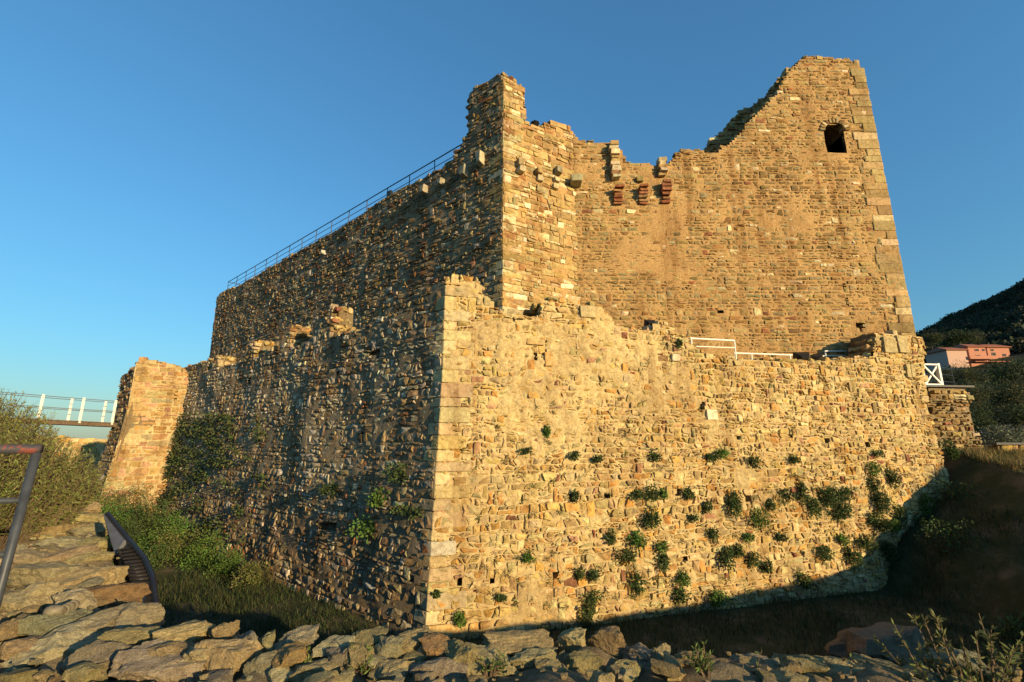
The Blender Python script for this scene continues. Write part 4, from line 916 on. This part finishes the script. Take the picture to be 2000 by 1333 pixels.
tag(mesh_obj('hill', V, F, M_HILL, smooth=True), 'dark wooded hill behind the castle at right', kind='structure')
# far forest: crowns on the hill, one mass
mb = MB()
for i in range(4200):
    a = R(rng.uniform(40, 51)); dd = rng.uniform(235, 640) if i % 3 else rng.uniform(520, 660); x, y = dd * math.sin(a), dd * math.cos(a); z = hill_z(x, y); r_ = rng.uniform(2.0, 4.2)
    cc = gcol(rng.choice(((.032, .04, .018), (.042, .048, .022), (.055, .05, .026))), .3)
    for k in range(40):
        d = rv(); d.z = abs(d.z) * 1.2; leaf(mb, Vector((x, y, z)) + d * r_ * rng.uniform(.6, 1.05), rv(), r_ * .3, r_ * .4, gcol(cc, .2))
tag(mb.build('hill_forest', M_LEAF), 'distant forest covering the dark hill', kind='stuff')
def tree(px, py_base, py_top, D, wpx, base, label, flat=1.0, group=None):
    b0 = at_y(px, py_base, D); t0 = at_y(px, py_top, D); H = t0.z - b0.z; rw = wpx / FPX * D / 2
    gzz = hill_z(b0.x, b0.y); zb = min(b0.z, gzz)
    t = empty('tree', (b0.x, b0.y, zb), label, 'tree', group)
    c = Vector((b0.x, b0.y, t0.z - H * .42 * flat))
    mb = MB().tube([(b0.x, b0.y, zb - .5), (b0.x + .1, b0.y, (zb + c.z) / 2), c], [H * .035, H * .028, H * .012], 6)
    for k in range(4): mb.tube([c - Vector((0, 0, H * .25)), c + rv() * rw * .6], [H * .014, .02], 5)
    mb.build('trunk', M_BARK, t)
    leafy(c, (rw, rw, H * .45 * flat), 2600, max(.22, rw * .09), base, 13).build('crown', M_LEAF, t)
T = [(1856, 775, 712, 110, 50, 1), (1888, 770, 706, 112, 46, 1), (1822, 690, 652, 178, 44, .8), (1868, 690, 648, 178, 66, .7), (1905, 690, 655, 185, 40, 1), (1915, 680, 640, 190, 26, 1.1), (1960, 690, 657, 195, 50, .9), (1995, 690, 652, 195, 46, .9),
     (1905, 760, 716, 95, 54, 1), (1945, 765, 708, 100, 66, 1), (1985, 770, 704, 95, 80, 1), (2025, 760, 696, 100, 70, 1), (1915, 810, 740, 75, 60, 1), (1955, 815, 745, 80, 70, 1), (1995, 815, 738, 78, 70, 1), (1918, 860, 785, 60, 56, 1), (1960, 865, 790, 62, 66, 1), (2000, 862, 785, 60, 70, 1), (1900, 880, 815, 52, 46, 1), (1935, 885, 820, 50, 60, 1)]
names = ['low tree seen through the white gate', 'low tree just above the white gate posts', 'round pine left of the houses, nearest the keep', 'broad umbrella pine above the roof of the pale house', 'dark tree rising behind the pink house roof', 'tall pointed cypress-like tree on the hill above houses', 'dark tree behind the right house', 'dark tree at the right edge above the houses',
         'bushy tree just right of the white gate', 'bushy tree below the pink house balcony', 'broad bushy tree below the right house', None, 'dark green tree midway down the slope, nearest the stub wall', 'dark green tree midway down the slope, second from the stub wall', 'dark green tree midway down the slope at the right edge', 'lower slope tree nearest the stub wall', 'lower slope tree second from the stub wall', 'lower slope tree at the right edge', 'lowest dark tree touching the stub wall', 'lowest dark tree behind the coped wall']
for q, nm in zip(T, names):
    tree(*q[:5], rng.choice(((.035, .05, .018), (.045, .06, .02), (.06, .065, .025))), nm or 'bushy tree at the right edge below the houses', q[5], 'trees on the slope')
c = at_y(1972, 858, 32); tag(leafy(c, (2.2, 1.5, 1.0), 1800, .16, (.16, .16, .11), 9).build('olive_bush', M_LEAF, None, (c.x, c.y, c.z - 1)), 'silvery olive bush behind the coped wall at right', 'bush')
def house(x0, x1, yt, yb, D, mat, label, name='house', windows=(), roof_over=.6, gable=0.0, depth=10):
    a = at_y(x0, yb, D); b_ = at_y(x1, yb, D); zt = at_y((x0 + x1) / 2, yt, D).z; zb = a.z - 3; W_ = b_.x - a.x
    t = empty(name, ((a.x + b_.x) / 2, D, zb), label, 'house'); cx = (a.x + b_.x) / 2
    MB().box((cx, D + depth / 2, (zb + zt) / 2), W_, depth, zt - zb).build('wall', mat, t)
    rh = 1.5 + gable; o_ = roof_over
    V = [(a.x - o_, D - o_, zt), (b_.x + o_, D - o_, zt), (b_.x + o_, D + depth + o_, zt), (a.x - o_, D + depth + o_, zt), (a.x + W_ * .12, D + depth / 2, zt + rh), (b_.x - W_ * .12, D + depth / 2, zt + rh)]
    V += [(v[0], v[1], v[2] - .25) for v in V[:4]]
    mesh_obj('roof', V, [(0, 1, 5, 4), (1, 2, 5), (2, 3, 4, 5), (3, 0, 4), (0, 6, 7, 1), (1, 7, 8, 2), (2, 8, 9, 3), (3, 9, 6, 0), (9, 8, 7, 6)], M_ROOF, t)
    for px, py, w, h in windows:
        c = at_y(px, py, D - .06); ws, hs = w / FPX * D, h / FPX * D
        f_ = MB().box(c, ws * 1.2, .12, hs * 1.15).build('window', M_PINK2, t, c); MB().box(c - Vector((0, .05, 0)), ws, .1, hs).build('pane', M_WIN, f_, c)
    return t
h1 = house(1853, 1892, 683, 708, 150, M_PINK2, 'pale pinkish house with plain shaded wall, left of the group', depth=8)
h2 = house(1896, 1930, 677, 706, 152, M_PINK, 'bright pink-orange house with balcony, middle of the group', windows=[(1908, 684, 7, 4), (1921, 684, 4, 4), (1911, 697, 9, 7)], depth=7)
o_ = at_y(1912, 702, 150.5); MB().box(o_, 8, 2.6, .25).build('balcony', M_PINK, h2); MB().box(o_ + Vector((0, -1.25, .5)), 8, .08, .9).build('balcony_rail', M_PINK, h2)
h3 = house(1933, 1976, 678, 706, 155, M_PINK, 'long pink house with brown roof and dark windows, right of the balcony house', windows=[(1941, 692, 7, 6), (1962, 694, 6, 5), (1938, 684, 5, 4)], depth=6)
o_ = at_y(1930, 708, 145); MB().box(o_, 11, 3, .3).build('porch_roof', M_ROOF, h3)
h4 = house(1982, 2040, 683, 706, 160, M_PINK2, 'shaded brownish house cut off by the right edge', windows=[(1996, 695, 9, 10)], depth=6)
